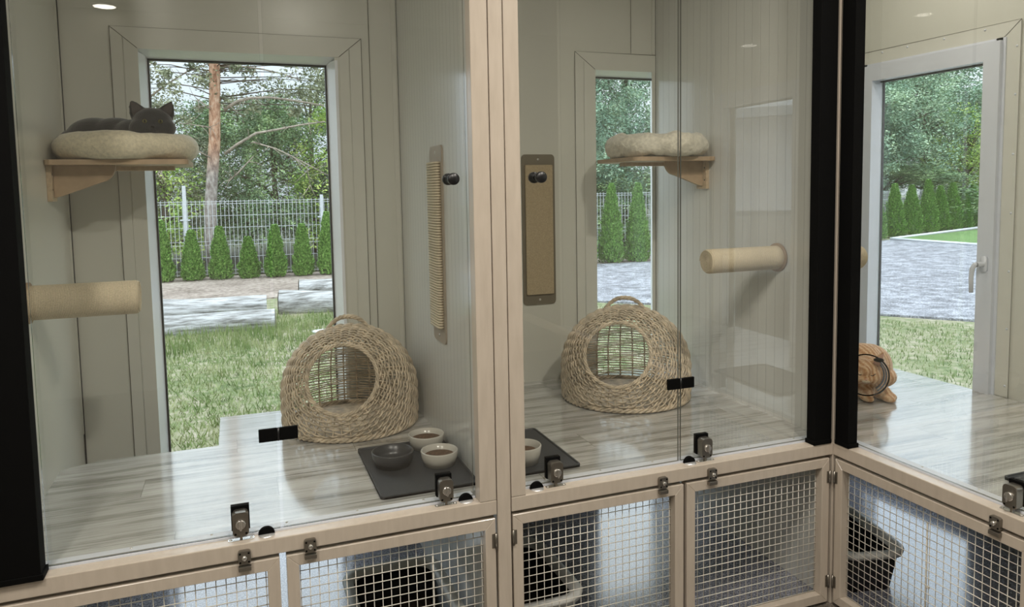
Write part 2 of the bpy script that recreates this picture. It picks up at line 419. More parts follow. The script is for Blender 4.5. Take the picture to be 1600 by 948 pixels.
# corner flashings and window casings
k = 0
def trimobj(bm, mat='trim'):
    global k; k += 1; return struct('trim_%d' % k, bm, M[mat])
trimobj(box(NB(), XP-.022, XP, D-.004, D, 0, ZC)); trimobj(box(NB(), XP-.003, XP, D-.022, D-.004, 0, ZC))
trimobj(box(NB(), XR-.02, XR, D-.004, D, 0, ZC)); trimobj(box(NB(), XL, XL+.003, D-.02, D, 0, ZC), 'trim')
trimobj(box(NB(), XP-.0015, XP, D-.024, D-.0222, 0, ZC), 'gasket')
trimobj(box(NB(), XR-.0015, XR, D-.006, D-.0041, 0, ZC), 'gasket'); trimobj(box(NB(), XL, XL+.006, D-.0065, D-.0041, ZF, ZC), 'gasket')
trimobj(box(NB(), -1.425, -1.42, D-.003, D, 0, ZC))
def casing_y(x0, x1, zt, wd, xr=None):   # flat mitred casing around an opening in the back wall
    bm = NB(); y0, y1 = D-.005, D
    o0, o1, ot = x0-wd, (x1+(xr if xr else wd)), zt+.082
    i0, i1, it = x0, x1, zt
    prism(bm, [(o0, ZF), (i0, ZF), (i0, it), (o0, ot)], y0, y1, 'y')
    if xr is None: prism(bm, [(i1, ZF), (o1, ZF), (o1, ot), (i1, it)], y0, y1, 'y')
    e = o1 if xr is None else x1
    prism(bm, [(i0+.0015, it), (i1 if xr is None else x1, it), (e, ot), (o0+.0015, ot)], y0, y1, 'y')
    return bm
trimobj(casing_y(W1[0], W1[1]+.02, W1[2]+.0, .095))
trimobj(casing_y(W2[0], XR-.001, W2[2], .11, 0.0))
def casing_line(bm, pts, r=.0012): tube(bm, pts, r, 4); return bm
bm = NB()
for xx in (-2.385, -1.51): casing_line(bm, [(xx, D-.006, ZF), (xx, D-.006, 1.56)], .0018)
casing_line(bm, [(-.385, D-.006, 0), (-.385, D-.006, 1.55)], .0018)
trimobj(bm)
M['joint'] = plain('dark_joint', (.16, .15, .125), .6)
bm = NB(); yy = D-.0055
for pts in ([(-2.430, ZF), (-2.430, 1.601), (-1.457, 1.601), (-1.457, ZF)], [(-2.430, 1.601), (-2.336, 1.52)], [(-1.457, 1.601), (-1.553, 1.52)],
            [(-.433, 0), (-.433, 1.596), (XR-.002, 1.596)], [(-.433, 1.596), (-.324, 1.514)], [(-1.4225, 0), (-1.4225, 2.3)], [(-.125, 1.60), (-.125, 2.3)]):
    tube(bm, [(a, yy, b) for a, b in pts], .0013, 4)
trimobj(bm, 'joint')
bm = NB()
for pts in ([(.139, 0), (.139, 1.608), (1.006, 1.608)], [(.139, 1.608), (.212, 1.545)]): tube(bm, [(W3-.0065, a, b) for a, b in pts], .0013, 4)
trimobj(bm, 'joint')
bm = NB(); x0 = W3-.006
y0, y1 = W3o[0], W3o[1]
prism(bm, [(y0-.085, 0), (y0, 0), (y0, 1.535), (y0-.085, 1.605)], x0, W3, 'x')
prism(bm, [(y1, 0), (y1+.05, 0), (y1+.05, 1.605), (y1, 1.535)], x0, W3, 'x')
prism(bm, [(y0, 1.537), (y1, 1.537), (y1+.05, 1.607), (y0-.085, 1.607)], x0, W3, 'x')
trimobj(bm)
bm = NB()
for z in (.05, .3, .55, .8, 1.05, 1.3, 1.5): lathe(bm, [(0, -.003), (.004, -.0025), (.005, 0)], W3-.006, .155, z, 8, 'x')
for y in (.3, .5, .7, .85): lathe(bm, [(0, -.003), (.004, -.0025), (.005, 0)], W3-.006, y, 1.593, 8, 'x')
o = trimobj(bm, 'pvc')
# windows
def win_y(n, x0, x1, zt, g0, g1, gt, sill=ZF):
    r = structe('window_%d' % n); r['label'] = 'tall white framed window in the back wall'
    del r['label']
    bm = NB(); yf, yb = 1.3315, 1.365
    box(bm, x0-.02, g0, yf, yb, sill, zt+.01); box(bm, g1, x1+.02, yf, yb, sill, zt+.01)
    box(bm, g0, g1, yf, yb, gt, zt+.01); box(bm, g0, g1, yf, yb, sill, sill+.05)
    obj('window_frame', bm, M['pvcw'], r)
    bm = NB(); t = .006
    box(bm, g0, g0+t, yf-.003, yb-.01, sill+.05, gt); 
    if n == 1: box(bm, g1-t, g1, yf-.003, yb-.01, sill+.05, gt)
    box(bm, g0, g1, yf-.003, yb-.01, gt-t, gt)
    obj('gasket', bm, M['gasket'], r)
    bm = NB()
    prism(bm, [(x0, D-.004), (g0, 1.331), (g0-.012, 1.331), (x0-.012, D-.004)], sill, gt+.01, 'z')
    prism(bm, [(x1, D-.004), (x1+.012, D-.004), (g1+.012, 1.331), (g1, 1.331)], sill, gt+.01, 'z')
    prism(bm, [(D-.004, zt), (1.331, gt), (1.331, gt+.012), (D-.004, zt+.012)], x0, x1, 'x')
    obj('reveal_lining', bm, M['pvcw'], r)
    obj('pane', box(NB(), g0, g1, 1.340, 1.346, sill+.05, gt), M['winglass'], r)
win_y(1, W1[0], W1[1], W1[2], -2.31, -1.598, 1.495)
win_y(2, W2[0], W2[1], W2[2], -.292, .06, 1.493)
def win_x(n, s1, s2, zt, g1, g2, gt, handle):
    r = structe('window_%d' % n); sill = ZF+.02
    bm = NB()   # fixed frame
    box(bm, W3-.012, W3+.08, s2-.012, s2+.03, sill, zt+.012); box(bm, W3-.012, W3+.08, s1-.03, s1+.012, sill, zt+.012); box(bm, W3-.012, W3+.08, s2, s1, zt-.03, zt+.012)
    obj('window_frame', bm, M['pvc'], r)
    bm = NB(); xa, xb = W3-.03, W3+.055
    box(bm, xa, xb, s2, g2, sill, zt); box(bm, xa, xb, g1, s1, sill, zt); box(bm, xa, xb, g2, g1, gt, zt); box(bm, xa, xb, g2, g1, sill, sill+.075)
    sash = obj('sash', bm, M['pvc'], r)
    bm = NB(); t = .005
    box(bm, xb-.012, xb+.0, g1-t, g1, sill+.07, gt); box(bm, xb-.03, xb+.005, g2, g2+t, sill+.07, gt); box(bm, xb-.03, xb+.005, g2, g1, gt-t, gt)
    obj('gasket', bm, M['gasket'], r)
    obj('pane', box(NB(), W3+.035, W3+.041, g2, g1, sill+.075, gt), M['winglass'], r)
    if handle:
        bm = NB(); y = .247; z = .575; x = W3-.03
        prism(bm, rrect(y-.015, y+.015, z-.035, z+.035, .013), x-.011, x, 'x')
        lathe(bm, [(.011, -.045), (.011, 0)], x-.008, y, z, 16, 'x')
        tube(bm, [(x-.046, y, z+.004), (x-.052, y+.006, z), (x-.055, y+.016, z-.02), (x-.055, y+.02, z-.06), (x-.052, y+.02, z-.125)], [.009, .0105, .0105, .0095, .0085], 12)
        obj('window_handle', bm, M['pvc'], sash, True)
win_x(3, .968, .212, 1.533, .888, .286, 1.455, True)
win_x(4, -1.29, -2.11, 1.533, -1.365, -2.02, 1.45, False)

# ------------------------------------------------------------------ cage decks
bm = NB(); poly = [(XL, .097), (XP, .097), (XP, D), (-2.1, D), (-2.1, .868), (-2.5, .868), (XL, .82)]
prism(bm, poly, -.03, 0)
tag(obj('cage_deck', bm, M['floor']), 'grey oak vinyl cage floor under the grey cat shelf, left cage', 'cage floor', 'wood-look cage floors')
tag(obj('cage_deck', prism(NB(), [(XP+.05, .097), (XR, .097), (XR, D), (XP+.05, D)], -.03, 0), M['floor']), 'grey oak vinyl cage floor under the middle basket and ribbed wall', 'cage floor', 'wood-look cage floors')
tag(obj('cage_deck', prism(NB(), [(.097, YS), (W3-.012, YS), (W3-.012, D-.001), (XR+.051, D-.001), (XR+.051, .047), (.097, .047)], -.03, 0), M['floor']), 'grey vinyl cage floor with ginger cat, lit by window at right', 'cage floor', 'wood-look cage floors')

# ------------------------------------------------------------------ timber front
def timber(name, label, b, cat='beam', group=None, w=.0025):
    return tag(obj(name, bbox(*b, w), M['wood']), label, cat, group)
G_ = 'cream painted posts'
timber('timber_post', 'cream painted middle post running down to the floor between the cages', (-1.2965, -1.2530, 0, .046, ZF, ZC), 'post', G_)
timber('timber_post', 'cream painted board standing on ledge left of the middle post', (-1.352, -1.2992, 0, .046, .0005, ZC), 'post', G_)
timber('timber_post', 'cream painted board standing on ledge right of the middle post', (-1.2505, -1.203, 0, .046, .0005, ZC), 'post', G_)
timber('timber_post', 'cream painted post at far left edge beside the black strip', (-2.685, -2.606, 0, .046, ZF, ZC), 'post', G_)
timber('timber_post', 'cream painted corner post where the two cage fronts meet', (.0, .046, .0, .046, ZF, ZC), 'post', G_)
timber('ledge_rail', 'cream painted ledge rail below the glass of the left cage', (-2.605, -1.2985, 0, .045, -.045, 0), 'ledge', 'front ledge rails')
timber('ledge_rail', 'cream painted ledge rail below the glass of the middle cage', (-1.2505, -.0005, 0, .045, -.045, 0), 'ledge', 'front ledge rails')
timber('ledge_rail', 'cream painted ledge rail running towards the viewer at right', (0, .045, -3.0, -.0005, -.045, 0), 'ledge', 'front ledge rails')
def track(b, label):
    t = thing('glazing_track', label, 'track', (0, 0, 0), 0, 'white tracks under the glass')
    x0, x1, y0, y1 = b
    bm = NB()
    if x1-x0 > y1-y0:
        box(bm, x0, x1, y0, y1, -.02, .001); box(bm, x0, x1, y0, y0+.003, .001, .005); box(bm, x0, x1, y0+.011, y0+.013, .001, .005)
    else:
        box(bm, x0, x1, y0, y1, -.02, .001); box(bm, x0, x0+.003, y0, y1, .001, .005); box(bm, x0+.011, x0+.013, y0, y1, .001, .005)
    obj('rail', bm, M['pvc'], t)
    bm = NB(); n = int(max(x1-x0, y1-y0)/.2)
    for i in range(n):
        bm = NB()
        if x1-x0 > y1-y0: lathe(bm, [(.0035, .001), (.003, .0025), (0, .003)], x0+.1+.2*i, y1-.008, 0, 10)
        else: lathe(bm, [(.0035, .001), (.003, .0025), (0, .003)], x1-.008, y0+.1+.2*i, 0, 10)
        obj('screw', bm, M['screw'], t)
track((-2.605, -1.353, .0455, .0965), 'white metal track along ledge of the left cage')
track((-1.2025, -.001, .0465, .0965), 'white metal track along ledge of the middle cage')
track((.0465, .0965, YS, -.001), 'white metal track along ledge in front of ginger cat cage')
# black strips
def strip(label, b, foot):
    t = thing('black_upright_profile', label, 'profile', (0, 0, 0), 0, 'black upright profiles')
    obj('upright', bbox(*b, .0012, 1), M['black'], t)
    obj('foot_cap', bbox(*foot, .0015, 1), M['black'], t)
strip('black upright profile at far left in front of glass', (-2.600, -2.492, -.012, .04, .016, ZC), (-2.602, -2.487, -.013, .044, .0, .016))
strip('black upright profile left of the corner seam, on middle cage front', (-.086, -.011, -.003, .04, .016, ZC), (-.090, -.0100, -.004, .044, .0, .016))
strip('black upright profile right of the corner seam, on ginger cat cage', (-.003, .04, -.072, -.011, .016, ZC), (-.004, .044, -.076, -.0100, .0, .016))

# glass
def pane(name, label, x0, x1, y0, y1, z0=.006, z1=ZC-.01, cat='glass'):
    t = thing(name, label, cat, ((x0+x1)/2, (y0+y1)/2, 0))
    cx, cy = (x0+x1)/2, (y0+y1)/2
    bm = box(NB(), x0-cx, x1-cx, y0-cy, y1-cy, z0, z1)
    big = 1 if (x1-x0) > (y1-y0) else 0
    bm.normal_update()
    for f in bm.faces:
        nn = f.normal
        f.material_index = 0 if abs(nn[big]) > .5 else 1
    obj('pane', bm, [M['glass'], M['gedge']], t)
    return t
gl1 = pane('glass_panel', 'large fixed glass pane left of the hinge on the left cage', -2.49, -1.924, .050, .058, cat='glass')
gd1 = pane('glass_door', 'glass door with black knob beside the tall corded scratcher', -1.914, -1.356, .050, .058, cat='glass door')
gd2 = pane('glass_door', 'glass door with black knob in front of carpeted scratcher', -1.198, -.623, .050, .058, cat='glass door')
gl2 = pane('glass_panel', 'fixed glass pane before the empty bed and ribbed wall', -.614, -.06, .050, .058, cat='glass')
gl3 = pane('glass_door', 'glass door in front of the ginger cat at right', .050, .058, -.72, -.04, cat='glass door')
gl4 = pane('glass_panel', 'glass pane running out of view at right edge', .050, .058, YS+.01, -.73, cat='glass')
def knob(par, x, z):
    l = Vector((x, 0, z)) - Vector((par.location.x, 0, 0))
    bm = NB(); y = .050-par.location.y
    lathe(bm, [(0, -.034), (.0155, -.034), (.0175, -.031), (.0175, -.02), (.012, -.014), (.012, 0)], l.x, y, l.z, 24, 'y')
    y = .058-par.location.y
    lathe(bm, [(.012, 0), (.012, .012), (.0175, .018), (.0175, .03), (.0155, .033), (0, .033)], l.x, y, l.z, 24, 'y')
    obj('knob', bm, M['blackm'], par)
knob(gd1, -1.404, .973); knob(gd2, -1.127, .975)
def hinge(par, x, z, h=.036):
    px = par.location.x; py = par.location.y
    hg = obj('hinge', bev(box(NB(), x-.052-px, x-.003-px, .040-py, .0495-py, z-h/2, z+h/2), .0015, 1), M['black'], par)
    obj('hinge_leaf', bev(box(NB(), x+.003-px, x+.052-px, .040-py, .0495-py, z-h/2, z+h/2), .0015, 1), M['black'], hg)
    obj('hinge_pin', lathe(NB(), [(0, -h/2), (.004, -h/2), (.004, h/2), (0, h/2)], x-px, .044-py, z, 12), M['blackm'], hg)
for hz in (.276, 2.1): hinge(gd1, -1.919, hz); hinge(gd2, -.6185, hz)

def lock(par, x, y, rot):
    # pad inside, body outside, knob and bolt; local frame: front faces -y
    Rm = Matrix.Rotation(rot, 4, 'Z'); T = Matrix.Translation((x-par.location.x, y-par.location.y, 0))
    def put(o): o.matrix_local = T @ Rm; return o
    body = put(obj('lock', bev(prism(NB(), rrect(-.021, .021, .014, .080, .010, 5), -.033, -.0045, 'y'), .002, 2), M['gun'], par))
    pad = obj('backing_pad', bbox(-.024, .024, -.0043, .014, .020, .088, .0006, 1), M['black'], body)
    kn = NB(); lathe(kn, [(0, -.040), (.012, -.040), (.0135, -.037), (.0135, -.032)], 0, 0, .048, 24, 'y')
    bx = bev(box(kn, -.0028, .0028, -.046, -.038, .034, .062), .0008, 1)
    obj('turn_knob', kn, M['chrome'], body)
    bolt = NB(); box(bolt, -.0035, .0035, -.024, -.014, -.0, .016); obj('bolt', bolt, M['gun'], body)
    for xx in (-.014, .014): obj('screw', lathe(NB(), [(0, -.0335), (.0032, -.0335), (.0032, -.032)], xx, 0, .021, 10, 'y'), M['black'], body)
    return body
lock(gl1, -2.028, .05, 0); lock(gd1, -1.450, .05, 0); lock(gd2, -1.090, .05, 0); lock(gl2, -.530, .05, 0); lock(gl3, .05, -.645, -PI/2)
def strike(label, x, y, rot):
    t = thing('strike_plate', label, 'strike plate', (x, y, 0), rot, 'strike plates on the ledges')
    bm = NB(); prism(bm, rrect(-.034, .034, -.009, .009, .006), 0, .0016); obj('plate', bm, M['chrome'], t)
    for xx in (-.027, .027): obj('screw', lathe(NB(), [(.004, .0016), (.0035, .003), (0, .0032)], xx, 0, 0, 12), M['screw'], t)
strike('chrome strike plate under the lock left of the left cage seam', -2.028, .030, 0); strike('chrome strike plate under the lock near the middle posts, left side', -1.450, .030, 0)
strike('chrome strike plate under the lock near the middle posts, right side', -1.090, .030, 0); strike('chrome strike plate under the lock below the empty bed cage', -.530, .030, 0)
strike('chrome strike plate under the lock in front of ginger cat cage', .030, -.645, -PI/2)
def stop(label, x, y, rot):
    t = thing('door_stop', label, 'door stop', (x, y, 0), rot, 'half round door stops')
    pts = [(.022*math.cos(a), .022*math.sin(a)) for a in [PI*i/12 for i in range(13)]]
    bm = NB(); prism(bm, pts, -.006, .006, 'y'); bev(bm, .001, 1); obj('black_bumper', bm, M['black'], t)
    bm = NB(); lathe(bm, [(0, .003), (.021, .003), (.022, 0)], 0, -.004, 0, 24); obj('base_disc', bm, M['alu'], t)
stop('black half round stop right of the leftmost lock', -1.962, .036, 0)
stop('black half round stop beside the left middle post', -1.386, .036, 0)
stop('black half round stop beside the right middle post', -1.153, .036, 0)
stop('black half round stop at the seam of the middle cage glass', -.590, .036, 0)
stop('black half round stop at right edge of photo', .036, -.735, -PI/2)

# ------------------------------------------------------------------ wire mesh doors
def mesh_door(label, x, y, rot, width, hinge_side, cell=.0255, latch_x=None, tie=None):
    t = thing('mesh_door', label, 'mesh door', (x, y, ZF+.012), rot, 'mesh doors of the lower compartments')
    H = -.056-(ZF+.012); s = .033; th = .036
    bm = NB()
    prism(bm, [(0, 0), (width, 0), (width-s, s), (s, s)], 0, th, 'y'); prism(bm, [(s, H-s), (width-s, H-s), (width, H), (0, H)], 0, th, 'y')
    prism(bm, [(0, 0), (s, s), (s, H-s), (0, H)], 0, th, 'y'); prism(bm, [(width-s, s), (width, 0), (width, H), (width-s, H-s)], 0, th, 'y')
    obj('door_frame', bev(bm, .0012, 1), M['wood'], t)
    bm = NB(); n = int((width-2*s)/cell); m = int((H-2*s)/cell)
    for i in range(n+1):
        xx = s+.004+i*(width-2*s-.008)/n; tube(bm, [(xx, .030, s-.008), (xx, .030, H-s+.008)], .0014, 5)
    for i in range(m+1):
        zz = s+.004+i*(H-2*s-.008)/m; tube(bm, [(s-.008, .0277, zz), (width-s+.008, .0277, zz)], .0014, 5)
    obj('wire_mesh', bm, M['wire'], t)
    hx = 0 if hinge_side < 0 else width
    for hz in (.08, H-.07):
        hh = NB(); lathe(hh, [(0, -.024), (.004, -.024), (.004, .024), (0, .024)], hx, -.003, hz, 10)
        box(hh, hx-(.0 if hinge_side < 0 else .012), hx+(.012 if hinge_side < 0 else .0), -.0012, 0, hz-.022, hz+.022)
        obj('hinge', hh, M['gun'], t)
    if tie:
        bm = NB(); tube(bm, [(tie, .0325, .0), (tie, .0325, H-s-.06)], .003, 6)
        for z in (.08, .16, .24): tube(bm, [(tie+.004, .030, z), (tie+.014, .030, z)], .0035, 6)
        obj('mesh_tie_rod', bm, M['wire'], t)
    return t
def latch(label, x, y, rot):
    t = thing('door_latch', label, 'latch', (x, y, -.045), rot, 'nickel latches above the mesh doors')
    obj('latch_body', bev(prism(NB(), rrect(-.0165, .0165, -.008, .030, .007, 4), -.013, 0, 'y'), .0015, 2), M['gun'], t)
    for xx in (-.011, .011):
        for z in (-.001, .023): obj('screw', lathe(NB(), [(0, -.0138), (.0027, -.0138), (.0027, -.0125)], xx, 0, z, 10, 'y'), M['black'], t)
    obj('key_button', lathe(NB(), [(0, -.021), (.0055, -.021), (.007, -.018), (.007, -.013)], 0, 0, .011, 18, 'y'), M['chrome'], t)
    obj('catch', bbox(-.0165, .0165, -.016, -.001, -.026, -.013, .002, 2), M['gun'], t)
mesh_door('cream framed wire mesh door at far left below the ledge', -2.600, 0, 0, .668, -1)
mesh_door('cream framed wire mesh door before the white rimmed litter tray', -1.914, 0, 0, .610, 1, tie=.42)
mesh_door('cream framed wire mesh door right of the middle post', -1.2475, 0, 0, .612, -1)
mesh_door('cream framed wire mesh door left of the corner seam', -.6225, 0, 0, .608, 1)
mesh_door('cream framed wire mesh door facing left, at right edge', .0, -.012, -PI/2, .718, -1, tie=.36)
latch('nickel latch on the far left mesh door', -2.022, 0, 0)
latch('nickel latch on mesh door before the white rimmed litter tray', -1.850, 0, 0)
latch('nickel latch left of the gap below the middle cage', -.720, 0, 0)
latch('nickel latch right of the gap below the middle cage', -.527, 0, 0)
latch('nickel latch on the mesh door at right edge', 0, -.625, -PI/2)

# ------------------------------------------------------------------ litter trays
def tray(label, x, y, w_, d_, body, rim, rot=0, h=.165):
    t = thing('litter_tray', label, 'litter tray', (x, y, ZF+.001), rot, 'open litter trays')
    bm = NB()
    def ring(sx, sy, r, z): return [bm.verts.new((a, b, z)) for a, b in rrect(-sx, sx, -sy, sy, r, 6)]
    levels = [(w_/2-.03, d_/2-.03, .05, 0), (w_/2-.004, d_/2-.004, .07, h-.012), (w_/2-.012, d_/2-.012, .065, h-.012), (w_/2-.036, d_/2-.036, .045, .008)]
    rs = [ring(*l) for l in levels]
    for A, B in zip(rs, rs[1:]):
        for i in range(len(A)): bm.faces.new((A[i], A[(i+1) % len(A)], B[(i+1) % len(A)], B[i])).smooth = True
    bm.faces.new(rs[0][::-1]); bm.faces.new(rs[-1])
    bm.faces.ensure_lookup_table()
    for f in bm.faces: f.material_index = 0
    for i in range(28*2, 28*3):
        bm.faces[i].material_index = 1
    bm.faces[-1].material_index = 1
    obj('basin', bm, [body, M['traydark']], t)
    bm = NB(); a = w_/2; b = d_/2
    rs = [[bm.verts.new((p, q, z)) for p, q in rrect(-sx, sx, -sy, sy, r, 6)] for sx, sy, r, z in
          [(a-.004, b-.004, .07, h-.012), (a+.010, b+.010, .082, h-.020), (a+.014, b+.014, .086, h-.004), (a+.006, b+.006, .08, h+.004), (a-.020, b-.020, .06, h), (a-.026, b-.026, .055, h-.022)]]
    for A, B in zip(rs, rs[1:]):
        for i in range(len(A)): bm.faces.new((A[i], A[(i+1) % len(A)], B[(i+1) % len(A)], B[i])).smooth = True
    obj('rim', bm, rim, t)
    bm = NB(); prism(bm, rrect(-a+.034, a-.034, -b+.034, b-.034, .05, 6), .009, .04); obj('litter', bm, M['litter'], t)
    return t
tray('litter tray with pale rim and white side behind mesh left of middle post', -1.522, .36, .335, .50, M['traygrey'], M['traygrey'])
tray('litter tray with pale rim behind mesh right of the middle post', -1.085, .37, .300, .46, M['traygrey'], M['traygrey'])
tray('black litter tray with grey rim behind the rightmost mesh door', .25, .20, .26, .46, M['traydark'], M['traygrey'], -.25)

# ------------------------------------------------------------------ wall furniture
def shelf(label, wallx, sgn, y0, y1, length, brk_y):
    t = thing('cat_shelf', label, 'shelf', (wallx, (y0+y1)/2, 1.05), 0, 'plywood wall shelves')
    b = (y1-y0)/2
    pts = rrect(0, length, -b, b, .03, 5)
    pts = [(sgn*p, q) for p, q in pts]
    if sgn < 0: pts = pts[::-1]
    obj('shelf_board', bev(prism(NB(), pts, 0, .018), .001, 1), M['ply'], t)
    L = .195
    prof = [(0, 0), (L, 0)]
    for i in range(1, 9):
        a = PI/2*i/8; prof.append((L-.05*(1-math.cos(a)), -.060*math.sin(a)))
    prof += [(.02, -.108), (0, -.112)]
    prof = [(sgn*(p+.0165), q) for p, q in prof]
    if sgn > 0: prof = prof[::-1]
    by = brk_y-(y0+y1)/2
    obj('bracket', bev(prism(NB(), prof, by-.009, by+.009, 'y'), .001, 1), M['ply'], t)
    x0, x1 = sorted((0, sgn*.016))
    obj('wall_plate', bev(box(NB(), x0, x1, by-.035, by+.04, -.125, 0), .001, 1), M['plyedge'], t)
    for z in (-.03, -.085):
        for dy in (-.022, .027): obj('screw', lathe(NB(), [(0, sgn*.0175), (.004, sgn*.0165), (.004, sgn*.016)], 0, by+dy, z, 10, 'x'), M['gasket'], t)
    x0, x1 = sorted((0, sgn*(length-.06)))
    obj('batten', bev(box(NB(), x0, x1, .02, .06, -.016, 0), .001, 1), M['plyedge'], t)
shelf('plywood shelf with bracket carrying the grey cat in its bed', XL, 1, .850, 1.235, .455, .93)
shelf('plywood shelf with bracket carrying the empty fleece bed', XR, -1, .722, 1.10, .415, .82)
def bed(label, x, y, r, mat, rag, seed):
    random.seed(seed); R0 = r-.048; bm = NB(); n = 72; m = 18; rings = []
    for i in range(n):
        a = 2*PI*i/n; ring = []
        wob = 1+.05*math.sin(a*3+seed)+.03*math.sin(a*7)
        for j in range(m):
            b = 2*PI*j/m; rr = R0+.055*math.cos(b)*wob; zz = .049+.048*math.sin(b)*wob
            p = Vector((rr*math.cos(a), rr*math.sin(a), zz))
            nn = noise.noise(p*22+Vector((seed, 0, 0)))*rag
            p += Vector((math.cos(b)*math.cos(a), math.cos(b)*math.sin(a), math.sin(b)))*nn
            p.z = max(p.z, .0005); ring.append(bm.verts.new(p))
        rings.append(ring)
    for i in range(n):
        A, B = rings[i], rings[(i+1) % n]
        for j in range(m): bm.faces.new((A[j], B[j], B[(j+1) % m], A[(j+1) % m])).smooth = True
    t = thing('cat_bed', label, 'cat bed', (x, y, 1.0685), 0, 'round fleece cat beds')
    obj('bolster', bm, mat, t)
    if rag > .01: t.scale = (1, 1.12, 1.06)
    bm = NB(); lathe(bm, [(0, .001), (R0-.01, .001), (R0+.01, .02), (R0-.03, .034), (R0*.5, .03), (0, .028)], seg=40); obj('cushion', bm, mat, t)
bed('round cream fleece bed with grey cat on left shelf', -2.370, 1.04, .238, M['fleece'], .006, 1)
bed('empty round cream sherpa bed on the right shelf', -.199, .895, .213, M['fleece2'], .016, 5)

def sisal_post(label, wallx, sgn, y, z, length, r):
    t = thing('sisal_post', label, 'scratching post', (wallx, y, z), 0, 'sisal posts sticking out of the walls')
    obj('wall_disc', lathe(NB(), [(0, 0), (r+.010, 0), (r+.010, sgn*.008), (0, sgn*.008)], seg=36, axis='x'), M['ply'], t)
    obj('sisal_wrap', lathe(NB(), [(r, sgn*.008), (r, sgn*(length-.006)), (r-.004, sgn*length), (r-.014, sgn*(length+.001))], seg=40, axis='x'), M['sisx'], t)
    # spiral of cord on the end
    bm = NB(); pts = []
    for i in range(150):
        a = i*.30; rr = (r-.004)*(1-i/150); pts.append((sgn*length, rr*math.cos(a), rr*math.sin(a)))
    tube(bm, pts, .0034, 6); lathe(bm, [(r-.006, sgn*(length-.002)), (0, sgn*(length-.002))], seg=24, axis='x')
    obj('cord_end', bm, M['sisx'], t)
sisal_post('thick sisal post on the left wall below the grey cat', XL, 1, .539, .621, .305, .053)
sisal_post('sisal post on ribbed wall right of the middle basket', XR, -1, .325, .650, .335, .047)
sisal_post('sisal post end peeking out behind black strip at right', XR+.05, 1, .22, .645, .262, .047)

def scratcher(label, x, y, rot, mat_board, mat_pad, corded):
    t = thing('scratching_board', label, 'scratcher', (x, y, .378), rot, 'wall scratching boards')
    W_, H_ = .17, .724
    obj('backing_board', bev(prism(NB(), rrect(-W_/2, W_/2, 0, H_, .018, 5), -.006, 0, 'y'), .0008, 1), mat_board, t)
    if corded:
        bm = NB(); n = 62
        for i in range(n):
            z = .062+i*(H_-.125)/(n-1); rr = .0047
            pts = [(-.062, -.006, z), (-.064, -.016, z), (-.058, -.022, z), (.058, -.022, z), (.064, -.016, z), (.062, -.006, z)]
            tube(bm, pts, rr, 5)
        box(bm, -.060, .060, -.019, -.006, .058, H_-.058)
        obj('sisal_pad', bm, mat_pad, t)
    else:
        obj('carpet_pad', bev(prism(NB(), rrect(-.071, .071, .050, H_-.050, .006, 3), -.018, -.006, 'y'), .003, 2), mat_pad, t)
    for z in (.024, H_-.024):
        obj('screw', lathe(NB(), [(0, -.0085), (.005, -.0075), (.006, -.006)], 0, 0, z, 12, 'y'), M['screw'], t)
scratcher('tall scratcher of pale sisal cord on wall left of middle post', XP, .594, -PI/2, M['boardl'], M['sisz'], True)
scratcher('flat sand coloured carpet scratcher on olive board behind glass', -.633, D, 0, M['board'], M['carp'], False)

